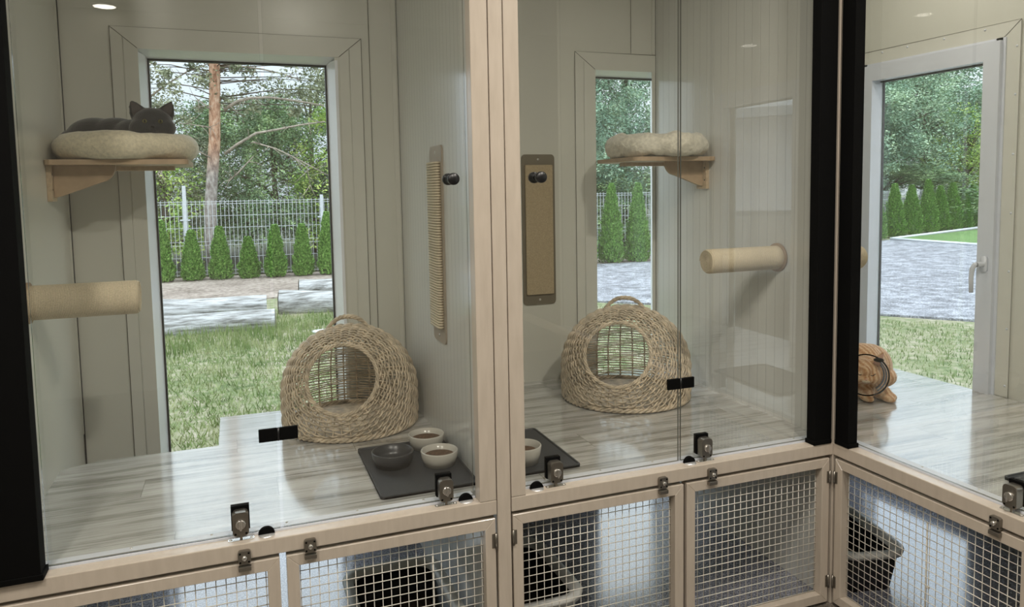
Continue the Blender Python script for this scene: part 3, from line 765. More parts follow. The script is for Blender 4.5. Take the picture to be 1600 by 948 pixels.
# ------------------------------------------------------------------ wicker igloos
def surfR(d, a=.283, b=.272, c0=.135):
    # star shaped dome around (0,0,c0)
    lo, hi = 0, .6
    def inside(r):
        x, y, z = d.x*r, d.y*r, d.z*r
        rho = math.hypot(x, y)/a
        if z >= 0: return (rho**2.0+(z/b)**2.1) < 1
        return (rho**3 + (abs(z)/.24)**5) < 1
    for _ in range(22):
        m = (lo+hi)/2
        if inside(m): lo = m
        else: hi = m
    return Vector((d.x*lo, d.y*lo, d.z*lo+c0))
def igloo(label, x, y, rot, hole=(-.55, -.71, .42)):
    t = thing('wicker_igloo', label, 'cat basket', (x, y, 0), rot, 'wicker cat igloos')
    h = Vector(hole).normalized(); u, v = frame_pts(h)
    # make v point up
    up = Vector((0, 0, 1)); v = (up-h*up.dot(h)).normalized(); u = v.cross(h)
    A0 = math.radians(30); A1 = math.radians(102)
    def pol(al, az): return (h*math.cos(al)+(u*math.cos(az)+v*math.sin(az))*math.sin(al))
    bm = NB(); NR = 38
    al = A0+.03; k_ = 0
    while al < A1:
        seg = []; N = 230
        for i in range(N+1):
            az = 2*PI*i/N; wv_ = math.sin(az*NR/2+k_*PI)*.0055
            alj = al+.010*math.sin(az*3+k_*.9)+.006*math.sin(az*11+k_*2.3)
            d = pol(alj, az); p = surfR(d); nn = (p-Vector((0, 0, .135))).normalized()
            p = p+nn*wv_
            if p.z > .004: seg.append(p)
            else:
                if len(seg) > 3: tube(bm, seg, .0035, 6)
                seg = []
        if len(seg) > 3: tube(bm, seg, .0035, 6)
        al += .034; k_ += 1
    for kk in range(NR):    # ribs round the mouth
        az = 2*PI*(kk+.5)/NR; seg = []
        for i in range(26):
            al2 = A0+(A1-A0)*i/25; p = surfR(pol(al2, az))
            if p.z < .004: break
            seg.append(p)
        if len(seg) > 2: tube(bm, seg, .0032, 5)
    # back half: level rows and upright ribs
    z = .010; k_ = 0; NB_ = 30
    while z < .402:
        seg = []
        N = 150
        for i in range(N+1):
            th = 2*PI*i/N
            # find radius on level z
            zz = z-.135
            if zz >= 0: rho = .283*max(0, 1-(zz/.272)**2.1)**.5
            else: rho = .283*max(0, 1-(abs(zz)/.24)**5)**(1/3)
            p = Vector((rho*math.cos(th), rho*math.sin(th), z+.003*math.sin(th*5+k_)))
            dd = (p-Vector((0, 0, .135))).normalized()
            p += Vector((math.cos(th), math.sin(th), 0))*(.004*math.sin(th*NB_/2+k_*PI))
            if dd.dot(h) < math.cos(A1-.05): seg.append(p)
            else:
                if len(seg) > 3: tube(bm, seg, .0031, 5)
                seg = []
        if len(seg) > 3: tube(bm, seg, .0031, 5)
        z += .0105; k_ += 1
    for kk in range(NB_):
        th = 2*PI*(kk+.5)/NB_; seg = []
        for i in range(24):
            el = math.radians(-27+114*i/23); d = Vector((math.cos(th)*math.cos(el), math.sin(th)*math.cos(el), math.sin(el)))
            if d.dot(h) > math.cos(A1-.05):
                break
            p = surfR(d)
            if p.z > 0: seg.append(p)
        if len(seg) > 2: tube(bm, seg, .0036, 5)
    obj('woven_shell', bm, M['wicker'], t)
    bm = NB()   # rim: twisted strands
    for s in range(3):
        pts = []
        for i in range(180):
            az = 2*PI*i/180; tw = az*14+s*2*PI/3
            p = surfR(pol(A0, az)); nn = (p-Vector((0, 0, .135))).normalized(); rad = (u*math.cos(az)+v*math.sin(az))
            pts.append(p+nn*(.0042*math.sin(tw))+rad*(.0042*math.cos(tw)-.002))
        tube(bm, pts, .0042, 6, closed=True)
    obj('mouth_rim', bm, M['wicker'], t)
    bm = NB()
    for s in range(3):
        pts = []
        for i in range(200):
            th = 2*PI*i/200; tw = th*22+s*2*PI/3
            rr = .278+.006*math.cos(tw); pts.append((rr*math.cos(th), rr*math.sin(th), .0125+.0065*math.sin(tw)))
        tube(bm, pts, .0055, 6, closed=True)
    obj('base_braid', bm, M['wicker'], t)
    bm = NB(); prism(bm, [(.262*math.cos(2*PI*i/40), .262*math.sin(2*PI*i/40)) for i in range(40)], .002, .010); obj('woven_base', bm, M['wicker'], t)
    bm = NB(); hd = Vector((u.x, u.y, 0)).normalized()
    base = []
    for i in range(50):
        s_ = -1+2*i/49
        base.append(hd*(s_*.112)+Vector((0, 0, .358+.088*(1-abs(s_)**2.4))))
    for s in range(3):
        pts = [p+Vector((0, 0, 1))*(.005*math.sin(i*.55+s*2.09))+h*(.005*math.cos(i*.55+s*2.09)) for i, p in enumerate(base)]
        tube(bm, pts, .0054, 6)
    obj('handle', bm, M['wicker'], t)
    return t
ig = igloo('natural wicker igloo basket in the middle cage beside black hinge', -.385, .845, 0)
dup(ig, 'natural wicker igloo basket before the left window and grass', (-1.594, .958, 0), math.radians(22), (.945, .945, .98))

# ------------------------------------------------------------------ bowls and mats
def bowlthing(label, x, y, r, h, mat, food, z0=.011):
    t = thing('food_bowl', label, 'bowl', (x, y, z0), 0, 'cat bowls')
    obj('dish', lathe(NB(), [(0, 0), (r*.82, 0), (r*.95, h*.5), (r, h-.003), (r-.002, h), (r-.006, h-.001), (r-.010, h*.5), (r*.7, .008), (0, .008)], seg=40), mat, t)
    if food: obj('food', lathe(NB(), [(r-.012, h*.62), (r*.5, h*.70), (0, h*.72)], seg=30), M['kibble'], t)
def tmat(label, x0, x1, y0, y1):
    t = thing('feeding_mat', label, 'mat', ((x0+x1)/2, (y0+y1)/2, .0005), 0, 'dark feeding mats')
    a, b = (x1-x0)/2, (y1-y0)/2
    obj('mat_base', prism(NB(), rrect(-a, a, -b, b, .012, 4), 0, .006), M['amat'], t)
    bm = NB(); rs = [[bm.verts.new((p, q, z)) for p, q in rrect(-sx, sx, -sy, sy, .012, 4)] for sx, sy, z in [(a, b, .0), (a, b, .010), (a-.005, b-.005, .010), (a-.007, b-.007, .006)]]
    for A, B in zip(rs, rs[1:]):
        for i in range(len(A)): bm.faces.new((A[i], A[(i+1) % len(A)], B[(i+1) % len(A)], B[i]))
    obj('raised_edge', bm, M['amat'], t)
tmat('dark grey feeding mat under bowls left of the middle post', -1.625, -1.310, .135, .60)
tmat('dark grey feeding mat right of the middle post', -1.235, -.945, .145, .56)
tmat('dark grey feeding mat at right edge beside the last lock', .232, .55, -.95, -.47)
bowlthing('cream bowl of dry food, rearmost on left feeding mat', -1.385, .53, .066, .05, M['ceramic'], True, .0075)
bowlthing('cream bowl in front on the left mat nearest the post', -1.385, .345, .064, .05, M['ceramic'], True, .0075)
bowlthing('dark shallow bowl at left of the left feeding mat', -1.535, .40, .072, .05, M['darkbowl'], False, .0075)
bowlthing('cream bowl in front on the mat right of middle post', -1.115, .25, .064, .06, M['ceramic'], True, .0075)
bowlthing('dark bowl behind the cream bowl right of middle post', -1.10, .46, .068, .075, M['darkbowl'], False, .0075)

# ------------------------------------------------------------------ cats
def fuse(name, bm, mat, parent, voxel=.005, smooth=6):
    o = obj(name, bm, mat, parent, True)
    r = o.modifiers.new('fuse', 'REMESH'); r.mode = 'VOXEL'; r.voxel_size = voxel; r.use_smooth_shade = True
    s = o.modifiers.new('soften', 'SMOOTH'); s.iterations = smooth; s.factor = .6
    return o
def ear(bm, base, tip, w_, n, th=.008):
    base, tip, n = Vector(base), Vector(tip), Vector(n).normalized()
    ax = (tip-base); side = ax.cross(n).normalized()
    ring = []
    for f, ww in ((0, 1.0), (.35, .86), (.7, .5), (.93, .16)):
        c_ = base+ax*f
        ring.append([bm.verts.new(c_+side*(w_*ww*math.cos(a))+n*(th*ww*math.sin(a)*(1.6 if math.sin(a) < 0 else .8))) for a in [2*PI*i/10 for i in range(10)]])
    tp = bm.verts.new(tip)
    for A, B in zip(ring, ring[1:]):
        for i in range(10): bm.faces.new((A[i], A[(i+1) % 10], B[(i+1) % 10], B[i]))
    for i in range(10): bm.faces.new((ring[-1][i], ring[-1][(i+1) % 10], tp))
    bm.faces.new(ring[0][::-1])
def facing(frm, to): # rotation with -Y pointing from frm to to
    d = (Vector(to)-Vector(frm)).normalized(); return (-d).to_track_quat('Y', 'Z')
# grey cat on the bed
hc = Vector((-2.268, .93, 1.198)); camp = Vector((-2.0064, -2.0737, .943))
q = facing(hc, camp+Vector((0, 0, .25)))
cat1 = thing('cat', 'grey shorthair cat lying in the bed on left shelf', 'cat', (-2.38, 1.04, 1.10))
loc1 = Vector(cat1.location)
def L1(v): return hc + q @ (Vector(v)*.9) - loc1
bm = NB()
S = 1.0
for c_, r in [((0, .01, .004), (.076, .060, .062)), ((-.036, -.010, -.018), (.050, .045, .042)), ((.036, -.010, -.018), (.050, .045, .042)),
              ((0, -.040, -.022), (.028, .024, .020)), ((0, -.026, .006), (.024, .028, .026)), ((0, .045, -.035), (.062, .065, .055)),
              ((0, -.040, -.036), (.020, .018, .012))]:
    ellipsoid(bm, L1(c_), tuple(x*.9 for x in r), q)
for sx in (-1, 1):
    ear(bm, L1((sx*.046, .012, .034)), L1((sx*.077, .006, .097)), .033, q @ Vector((sx*.15, -1, .1)), .012)
for c_, r in [((-2.33, 1.00, 1.165), (.085, .085, .055)), ((-2.40, 1.04, 1.168), (.10, .085, .060)), ((-2.47, 1.06, 1.163), (.098, .088, .066)), ((-2.53, 1.05, 1.135), (.065, .07, .055)),
              ((-2.30, .96, 1.155), (.07, .07, .045))]:
    ellipsoid(bm, Vector(c_)-loc1, r)
# front paws tucked on the cushion
for dx in (-.03, .035): ellipsoid(bm, Vector((-2.29+dx, .90, 1.130))-loc1, (.022, .045, .018))
tube(bm, [Vector(p)-loc1 for p in ((-2.55, 1.10, 1.13), (-2.50, 1.19, 1.125), (-2.40, 1.22, 1.122), (-2.30, 1.20, 1.122))], [.022, .019, .017, .012], 10)
body1 = fuse('body', bm, M['greyfur'], cat1, .0045, 9)
for sx in (-1, 1):
    e = obj('eye', ellipsoid(NB(), L1((sx*.0285, -.0490, .006)), (.0078, .0055, .0072), q), M['eye'], cat1, True)
    obj('pupil', ellipsoid(NB(), L1((sx*.0285, -.0545, .006)), (.0036, .0022, .0055), q, 12, 8), M['pupil'], e, True)
    bm = NB(); ear(bm, L1((sx*.049, -.003, .040)), L1((sx*.0735, -.006, .088)), .020, q @ Vector((sx*.15, -1, .1)), .003); obj('inner_ear', bm, M['earin'], cat1, True)
obj('nose', ellipsoid(NB(), L1((0, -.0645, -.014)), (.0060, .0045, .0042), q), M['nose'], cat1, True)
bm = NB()
for sx in (-1, 1): tube(bm, [L1((0, -.063, -.018)), L1((sx*.006, -.0625, -.0265)), L1((sx*.014, -.058, -.027))], .0011, 5)
obj('mouth', bm, M['nose'], cat1, True)

# ginger cat with collar cone
hc2 = Vector((.508, .350, .128)); q2 = facing(hc2, camp+Vector((.35, 0, -.75)))
cat2 = thing('cat', 'ginger tabby cat crouching by window with plastic recovery cone', 'cat', (.63, .48, 0))
loc2 = Vector(cat2.location)
def L2(v): return hc2 + q2 @ (Vector(v)*1.2) - loc2
bm = NB()
for c_, r in [((0, .008, .002), (.050, .046, .045)), ((-.021, -.012, -.012), (.031, .031, .028)), ((.021, -.012, -.012), (.031, .031, .028)),
              ((0, -.034, -.018), (.022, .022, .015)), ((0, -.026, .008), (.021, .027, .024)), ((0, .045, -.02), (.048, .052, .045))]:
    ellipsoid(bm, L2(c_), tuple(x*1.2 for x in r), q2)
for sx in (-1, 1):
    ear(bm, L2((sx*.030, .004, .026)), L2((sx*.062, .000, .082)), .025, q2 @ Vector((sx*.45, -1, .1)), .008)
for c_, r in [((.60, .42, .095), (.075, .08, .085)), ((.64, .49, .11), (.095, .10, .105)), ((.72, .53, .10), (.095, .10, .097)), ((.745, .50, .055), (.065, .085, .054)),
              ((.655, .57, .055), (.06, .075, .052)), ((.56, .39, .05), (.05, .055, .048))]:
    ellipsoid(bm, Vector(c_)-loc2, r)
for p, r in (((.525, .37, .035), (.03, .05, .032)), ((.59, .345, .035), (.034, .055, .034)), ((.60, .31, .022), (.025, .04, .020))): ellipsoid(bm, Vector(p)-loc2, r)
for p in ((.505, .335, .018), (.580, .292, .018)): ellipsoid(bm, Vector(p)-loc2, (.021, .036, .016))
fuse('body', bm, M['tabby'], cat2, .0045, 4)
for sx in (-1, 1):
    # closed eyes: dark slanted slits
    bm = NB(); tube(bm, [L2((sx*.011, -.0415, .000)), L2((sx*.020, -.0425, -.0035)), L2((sx*.031, -.036, .003))], .0016, 6); obj('closed_eye', bm, M['nose'], cat2, True)
    bm = NB(); ear(bm, L2((sx*.033, -.008, .030)), L2((sx*.059, -.009, .075)), .016, q2 @ Vector((sx*.45, -1, .1)), .003); obj('inner_ear', bm, M['pinkear'], cat2, True)
obj('muzzle', ellipsoid(NB(), L2((0, -.044, -.021)), (.018, .014, .011), q2), M['cream'], cat2, True)
obj('nose', ellipsoid(NB(), L2((0, -.057, -.014)), (.0048, .003, .0032), q2), M['pinkear'], cat2, True)
RC = .088
cone = thing('recovery_cone', 'clear plastic recovery cone with black rim worn by ginger cat', 'recovery cone', tuple(hc2))
qc = q2
def LC(v): return qc @ Vector(v)
bm = NB(); n = 48; A = []; B = []
for i in range(n):
    a = 2*PI*i/n
    A.append(bm.verts.new(LC((.056*math.cos(a), .050, .056*math.sin(a)-.012)))); B.append(bm.verts.new(LC((RC*math.cos(a), -.050, RC*math.sin(a)-.002))))
for i in range(n): bm.faces.new((A[i], A[(i+1) % n], B[(i+1) % n], B[i])).smooth = True
obj('clear_funnel', bm, M['cone'], cone)
bm = NB(); tube(bm, [LC((RC*math.cos(2*PI*i/n), -.050, RC*math.sin(2*PI*i/n)-.002)) for i in range(n)], .0028, 6, closed=True); obj('black_rim', bm, M['black'], cone)
bm = NB()
for j in range(3):
    tube(bm, [LC((( .074+.008*j)*math.cos(a), .010-.018*j, (.074+.008*j)*math.sin(a)-.010)) for a in [-.95+.19*i for i in range(11)]], .004-.0006*j, 6)
obj('strap', bm, M['velcro'], cone)
bm = NB(); a0 = .95
c1 = LC((.082*math.cos(a0), -.046, .082*math.sin(a0)-.002))
ellipsoid(bm, c1, (.020, .012, .009), qc); obj('closure_tab', bm, M['black'], cone)

# ------------------------------------------------------------------ ceiling lamps
def lamp(label, x, y, watts=1.0):
    t = thing('ceiling_lamp', label, 'lamp', (x, y, ZC), 0, 'round ceiling lamps')
    obj('housing', lathe(NB(), [(.088, 0), (.090, -.010), (.078, -.014), (.075, -.006), (0, -.006)], seg=40), M['lampring'], t)
    ld = bpy.data.lights.new('lamp_light', 'AREA'); ld.shape = 'DISK'; ld.size = .15; ld.energy = LAMP_W*watts; ld.color = LAMP_C
    lo = bpy.data.objects.new('lamp_light', ld); C.objects.link(lo); lo.parent = t; lo.location = (0, 0, -.016)
lamp('round ceiling lamp over the corridor near left cage', -2.7, -1.35)
lamp('round ceiling lamp over the corridor before the middle posts', -1.5, -1.6)
lamp('round ceiling lamp over the corridor near the corner seam', -.5, -1.15)
lamp('round ceiling lamp at far end of the corridor behind the viewer', -2.836, -4.15, .02)
lamp('round ceiling lamp over the corridor behind the viewer, left side', -3.4, -2.6, .8)
lamp('round ceiling lamp inside the ginger cat cage', .62, .35, .22)

# ------------------------------------------------------------------ outdoors
def ground_poly(name, pts, z, mat): return struct(name, prism(NB(), pts, z-.3, z), mat)
ground_poly('ground', [(-60, 1.4), (1.3, 1.4), (1.3, -40), (80, -40), (80, 80), (-60, 80)], GZ-.03, M['grass'])
ground_poly('gravel_drive', [(1.3, 13.7), (.9, 11), (3.5, 8.2), (6.2, 5.57), (6.9, 4.7), (5, 0), (2.2, -2.5), (2.2, -14), (17.5, -14), (17.1, 12.4), (17.0, 15.4), (13, 14.2), (7.2, 13.35)], GZ, M['gravel'])
ground_poly('dirt_path', [(-14, 11.8), (.6, 11.2), (1.25, 13.9), (8, 13.4), (8, 14.6), (-14, 16)], GZ-.004, M['dirt'])
M['forest'] = ground('forest_floor', [(.38, (.015, .02, .01)), (.5, (.035, .042, .02)), (.62, (.08, .085, .04))], 3)
ground_poly('forest_floor', [(-40, 17.5), (-3, 15.6), (14, 14.3), (18, 17.3), (34, 23), (70, 40), (70, 70), (-40, 70)], GZ-.002, M['forest'])
ground_poly('lawn_wedge', [(17.15, 12.3), (27, 12.3), (27, 18.3), (17.05, 15.35)], GZ+.02, M['lawn2'])
bm = NB(); tube(bm, [(17.1, 12.35, GZ+.02), (17.0, 15.35, GZ+.03), (20, 16.3, GZ+.04), (24, 17.7, GZ+.04)], .05, 6)
tag(obj('kerb', bm, M['galv']), 'pale stone kerb edging the lawn beyond the drive at right', 'kerb')
# grass blades
random.seed(11); V = []; F = []
for i in range(26000):
    y = random.uniform(2.6, 9.2)**1.0; cx = -1.9+(y-1.2)*.02
    x = random.uniform(cx-1.2-.22*y, cx+1.3+.10*y)
    h_ = random.uniform(.04, .11)*(1.9 if y > 6.8 else 1)*(.6+.8*abs(noise.noise(Vector((x*.8, y*.8, 0)))))
    a = random.uniform(0, 2*PI); dx, dy = math.cos(a)*.006, math.sin(a)*.006; lx, ly = random.uniform(-.05, .05), random.uniform(-.05, .05)
    b = len(V); V += [(x-dx, y-dy, GZ-.04), (x+dx, y+dy, GZ-.04), (x+lx, y+ly, GZ-.03+h_)]; F.append((b, b+1, b+2))
M['blade'] = leafm('grass_blade', (.09, .16, .04), (.18, .25, .08), (.36, .37, .20), 2.5)
tag(obj('meadow_grass', (V, F), M['blade']), 'tufted grass outside the left window', 'grass', kind='stuff')
V = []; F = []
for i in range(16000):
    y = random.uniform(2.0, 8.0); x = random.uniform(.6, 6.5)
    h_ = random.uniform(.02, .06)
    a = random.uniform(0, 2*PI); dx, dy = math.cos(a)*.006, math.sin(a)*.006; lx, ly = random.uniform(-.03, .03), random.uniform(-.03, .03)
    if x+y > 11.3: continue
    b = len(V); V += [(x-dx, y-dy, GZ-.04), (x+dx, y+dy, GZ-.04), (x+lx, y+ly, GZ-.03+h_)]; F.append((b, b+1, b+2))
tag(obj('short_grass', (V, F), M['blade']), 'short dry grass outside the right window', 'grass', kind='stuff')

# logs
def log(label, a, b, ra, rb, seed, flat=1.0):
    a, b = Vector(a), Vector(b); n = 26; bm = NB(); rings = []
    ax = (b-a).normalized(); u, v = frame_pts(ax)
    for i in range(n):
        f = i/(n-1); c_ = a.lerp(b, f)+Vector((0, 0, .03*math.sin(f*5+seed))); r = ra+(rb-ra)*f
        ring = []
        for j in range(22):
            an = 2*PI*j/22; rr = r*(1+.14*noise.noise(Vector((math.cos(an)*1.5, math.sin(an)*1.5, f*3+seed*7)))+.05*noise.noise(Vector((math.cos(an)*6, math.sin(an)*6, f*2+seed))))
            p = c_+u*math.cos(an)*rr+v*math.sin(an)*rr*1.0
            p.z = c_.z+(p.z-c_.z)*flat; ring.append(bm.verts.new(p))
        rings.append(ring)
    for A, B in zip(rings, rings[1:]):
        for j in range(22): bm.faces.new((A[j], A[(j+1) % 22], B[(j+1) % 22], B[j])).smooth = True
    t = thing('log', label, 'log', tuple((a+b)/2), 0, 'bleached logs on the grass')
    for vv in bm.verts: vv.co -= (a+b)/2
    obj('trunk', bm, M['log'], t)
    bm = NB()
    for ring_c, r, s in ((a, ra, -1), (b, rb, 1)):
        vs = [bm.verts.new(ring_c-(a+b)/2+ax*s*.012+u*math.cos(2*PI*j/22)*r*.97+v*math.sin(2*PI*j/22)*r*.97*flat) for j in range(22)]
        bm.faces.new(vs)
    obj('cut_end', bm, M['logend'], t)
log('long bleached log lying behind, at left of the grass', (-5.4, 9.5, GZ+.17), (-1.62, 9.35, GZ+.10), .29, .19, 1)
log('long bleached log lying in front, split and cracked', (-5.2, 8.7, GZ+.08), (-1.55, 8.45, GZ+.02), .25, .17, 2)
log('short grey log behind the basket, in front of the other', (-1.42, 9.65, GZ+.10), (.9, 9.3, GZ+.10), .20, .20, 3)
log('short pale log right at the back behind another log', (-1.05, 10.6, GZ+.17), (1.4, 10.3, GZ+.17), .20, .20, 4)
dsh = thing('white_dish', 'white dish standing on grass left of the basket', 'dish', (-1.03, 7.55, GZ-.03))
obj('bowl', lathe(NB(), [(.02, 0), (.06, .03), (.11, .045), (.125, .06), (.11, .055), (.05, .03), (0, .028)], seg=30), M['pvc'], dsh)

# fence
def fence_panel(label, x0, y0, x1, y1, hp=1.70, hpost=2.0):
    a = math.atan2(y1-y0, x1-x0); L = math.hypot(x1-x0, y1-y0)
    t = thing('fence_panel', label, 'fence', (x0, y0, GZ-.03), a, 'welded mesh fence panels')
    bm = NB(); n = int(L/.086)
    for i in range(n+1): xx = .05+i*(L-.1)/n; box(bm, xx-.0046, xx+.0046, -.004, .004, .05, hp)
    for z in (.08, .16, .45, .72, .80, 1.10, 1.36, 1.62, 1.67):
        box(bm, 0, L, -.005, .005, z*hp/1.7-.0045, z*hp/1.7+.0045)
    obj('welded_mesh', bm, M['galv'], t)
    obj('fence_post', box(NB(), -.035, .035, -.03, .03, 0, hpost), M['galv'], t)
    obj('post_clamp', box(NB(), -.10, .10, -.035, .0, 1.25, 1.28), M['galv'], t)
    return t
fy = lambda x: 15.3-.08*(x+3)
fx = [-11.55, -8.7, -5.85, -2.99, -.16, 2.67, 5.5, 8.33, 11.16]
names = ['far left fence panel with post, beyond the window edge', 'fence panel second from the left end, mostly behind wall', 'galvanised fence panel left of the tall bright post', 'galvanised fence panel in front of the pine trunk', 'galvanised fence panel right of pine, starting at second post',
         'galvanised fence panel between the two back windows', 'galvanised fence panel behind thujas seen through middle window', 'galvanised fence panel right of middle window view']
for i in range(8): fence_panel(names[i], fx[i], fy(fx[i]), fx[i+1], fy(fx[i+1]), 1.68, 2.0 if i != 4 else 1.76)
fp = [(16.0, 16.7), (18.8, 17.7), (21.6, 18.7), (24.4, 19.7), (27.2, 20.7), (30, 21.7)]
nm = ['first', 'second', 'third', 'fourth', 'fifth']
for i in range(5): fence_panel(nm[i]+' panel from left of the distant fence seen through the right window', *fp[i], *fp[i+1], 1.5, 1.6)

# thuja
def thuja_mesh(seed, H, R):
    random.seed(seed); V = []; F = []
    for i in range(5200):
        f = random.random()**.85
        z = .03+f*H*.98
        prof = (1-f)**.75*(1 if f > .12 else .75+2*f)
        th = random.uniform(0, 2*PI); rr = R*prof*(.84+.34*noise.noise(Vector((math.cos(th)*3.2, math.sin(th)*3.2, z*6+seed))))*random.uniform(.78, 1.05)+.012
        p = Vector((math.cos(th)*rr, math.sin(th)*rr, z))
        s = random.uniform(.024, .058); outd = Vector((math.cos(th), math.sin(th), random.uniform(.7, 1.8))).normalized()
        sd = Vector((-math.sin(th+random.uniform(-1, 1)), math.cos(th+random.uniform(-1, 1)), random.uniform(-.3, .3))).normalized()
        b = len(V); V += [p-sd*s*.5, p+sd*s*.5, p+outd*s*1.5+sd*s*.15, p+outd*s*1.3-sd*s*.25]; F.append((b, b+1, b+2, b+3))
    return V, F
def thuja(label, mesh, x, y, s, g):
    return None
thp = []
for sd_ in range(3):
    H, R = (1.08, .255) if sd_ < 1 else ((1.02, .24) if sd_ == 1 else (1.75, .36))
    t = thing('thuja', 'x', 'shrub'); obj('foliage', thuja_mesh(sd_*3+1, H, R), M['thuja'], t)
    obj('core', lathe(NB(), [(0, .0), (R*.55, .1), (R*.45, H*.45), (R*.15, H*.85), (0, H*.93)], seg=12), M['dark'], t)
    obj('stem', lathe(NB(), [(.02, -.04), (.012, .3), (0, H*.6)], seg=8), M['darkbark'], t)
    thp.append(t)
ordn = ['leftmost', 'second', 'third', 'fourth', 'fifth', 'sixth', 'seventh']
lst = [(-3.44, 14.72, 1.14, 0), (-2.87, 14.70, 1.0, 1), (-2.32, 14.68, 1.0, 0), (-1.76, 14.62, .84, 1), (-1.22, 14.56, 1.0, 0), (-.66, 14.50, 1.06, 1), (-.13, 14.45, 1.22, 0)]
used = set()
for i, (x, y, s, k_) in enumerate(lst):
    lab = (ordn[i]+' thuja from the left seen through the left window') if i else 'leftmost small thuja seen through the left window, beside its frame'
    if k_ not in used: o = thp[k_]; used.add(k_); o['label'] = lab; o.location = (x, y, GZ-.03); o.scale = (1, 1, s); o['group'] = 'small thujas along the fence'
    else: o = dup(thp[k_], lab, (x, y, GZ-.03), i*1.3, (1, 1, s), 'small thujas along the fence')
big = [(5.62, 13.60, .98), (6.34, 13.58, 1.06), (7.03, 13.55, 1.06), (7.72, 13.5, 1.0)]
blab = ['taller thuja at left edge of the middle window view', 'taller thuja in the middle of the middle window view', 'taller thuja at right of the middle window view', 'taller thuja partly behind the middle window frame']
for i, (x, y, s) in enumerate(big):
    if i == 0: o = thp[2]; o['label'] = blab[0]; o.location = (x, y, GZ-.03); o.scale = (1, 1, s); o['group'] = 'tall thujas at the middle window'
    else: dup(thp[2], blab[i], (x, y, GZ-.03), i*1.7, (1, 1, s), 'tall thujas at the middle window')
r3 = [(16.9, 15.9, .95), (18.04, 16.2, .98), (19.4, 16.75, .95), (20.85, 17.35, 1.05), (21.85, 17.7, .92), (22.9, 18.05, .98), (23.9, 18.4, .86), (24.9, 18.8, .92), (25.9, 19.2, .9)]
o9 = ['leftmost', 'second', 'third', 'fourth', 'fifth', 'sixth', 'seventh', 'eighth', 'ninth']
for i, (x, y, s) in enumerate(r3): dup(thp[2], o9[i]+' thuja from the left in the row seen through the right window', (x, y, GZ-.03), i*2.1, (1.15, 1.15, s), 'thuja row at the right window')

# trees
def leaf_cloud(seed, blobs, per, size, vol=.55):
    random.seed(seed); V = []; F = []
    for (bx_, by_, bz_, br) in blobs:
        for i in range(per):
            d = Vector((random.gauss(0, 1), random.gauss(0, 1), random.gauss(0, .8)))
            d = d.normalized()*(br*random.random()**vol) if d.length > 0 else d
            p = Vector((bx_, by_, bz_))+d
            a = Vector((random.gauss(0, 1), random.gauss(0, 1), random.gauss(0, .7))).normalized(); b_ = a.cross(Vector((random.gauss(0, 1), random.gauss(0, 1), random.gauss(0, 1)))).normalized()
            s = random.uniform(.5, 1.2)*size
            b = len(V); V += [p-a*s, p+b_*s*.45, p+a*s, p-b_*s*.45]; F.append((b, b+1, b+2, b+3))
    return V, F
def crown(seed, H, R, z0, nb, br):
    random.seed(seed); out = []
    for i in range(nb):
        f = random.random(); z = z0+f*(H-z0); rr = R*math.sin(PI*min(1, .25+f*.72))**.8
        a = random.uniform(0, 2*PI); q_ = random.random()**.5
        out.append((math.cos(a)*rr*q_, math.sin(a)*rr*q_, z, br*random.uniform(.6, 1.2)))
    return out
def tree(label, cat, kind, x, y, H, R, z0, mat, seed, nb=70, br=.5, per=130, size=.07, group=None, scale=(1, 1, 1), trunk=.11):
    t = thing(kind, label, cat, (x, y, GZ-.03), seed, group)
    bl = crown(seed, H, R, z0, nb, br)
    obj('foliage', leaf_cloud(seed, bl, per, size), mat, t)
    bm = NB(); tube(bm, [(0, 0, 0), (.05, 0, H*.4), (0, .05, H*.9)], [trunk, trunk*.7, .03], 9)
    for b in bl[:14]: tube(bm, [(0, 0, max(.5, b[2]*.75)), (b[0]*.6, b[1]*.6, b[2]*.93), (b[0], b[1], b[2])], [trunk*.35, trunk*.22, .01], 5)
    obj('trunk', bm, M['darkbark'], t)
    t.scale = scale; return t
T = []
T.append(tree('dark leafy tree behind the fence right of the pine trunk', 'tree', 'leafy_tree', -1.0, 18.2, 4.0, 1.7, .7, M['dark'], 1, 95, .55, 230, .043))
T.append(tree('bright green bush tree behind fence at right of the left window', 'tree', 'leafy_tree', .5, 17.2, 3.9, 1.2, .6, M['bright'], 2, 46, .45, 180, .045))
T.append(tree('olive needled pine crown left behind grey cat', 'tree', 'pine_tree', -3.9, 18.6, 4.2, 1.9, 1.1, M['olivel'], 3, 62, .5, 210, .042))
T.append(tree('bright shrub behind the fence left of the pine trunk', 'shrub', 'leafy_shrub', -3.5, 17.0, 2.6, 1.0, .5, M['bright'], 4, 30, .4, 120, .05))
T.append(tree('blue green pine filling the middle window view', 'tree', 'pine_tree', 7.0, 17.0, 6.4, 2.3, 1.5, M['pineleaf'], 5, 120, .60, 300, .05, ))
def td(k_, lab, x, y, rz, s): dup(T[k_], lab, (x, y, GZ-.03), rz, s)
td(0, 'dark tree far behind the fence near the pine trunk', -2.6, 20.0, 2.0, (1.15, 1.1, 1.02))
td(0, 'dark tree behind the fence at the right window frame of left cage', 1.6, 18.8, 4.0, (1.1, 1.1, 1.12))
td(0, 'dark hedge tree low behind the fence at left', -5.2, 18.0, 1.1, (1.2, 1.2, .85))
td(2, 'olive pine far back at top right of the left window', .2, 20.2, 2.8, (1.1, 1, 1.22))
td(2, 'olive pine far back behind the orange pine trunk', -1.6, 21.5, .8, (1.2, 1, 1.10))
td(4, 'blue green pine at the right part of the middle window', 9.2, 18.0, 2.2, (1, 1, 1.05))
td(4, 'blue green pine behind at left of the middle window', 5.2, 18.5, 4.1, (1, 1, 1.0))
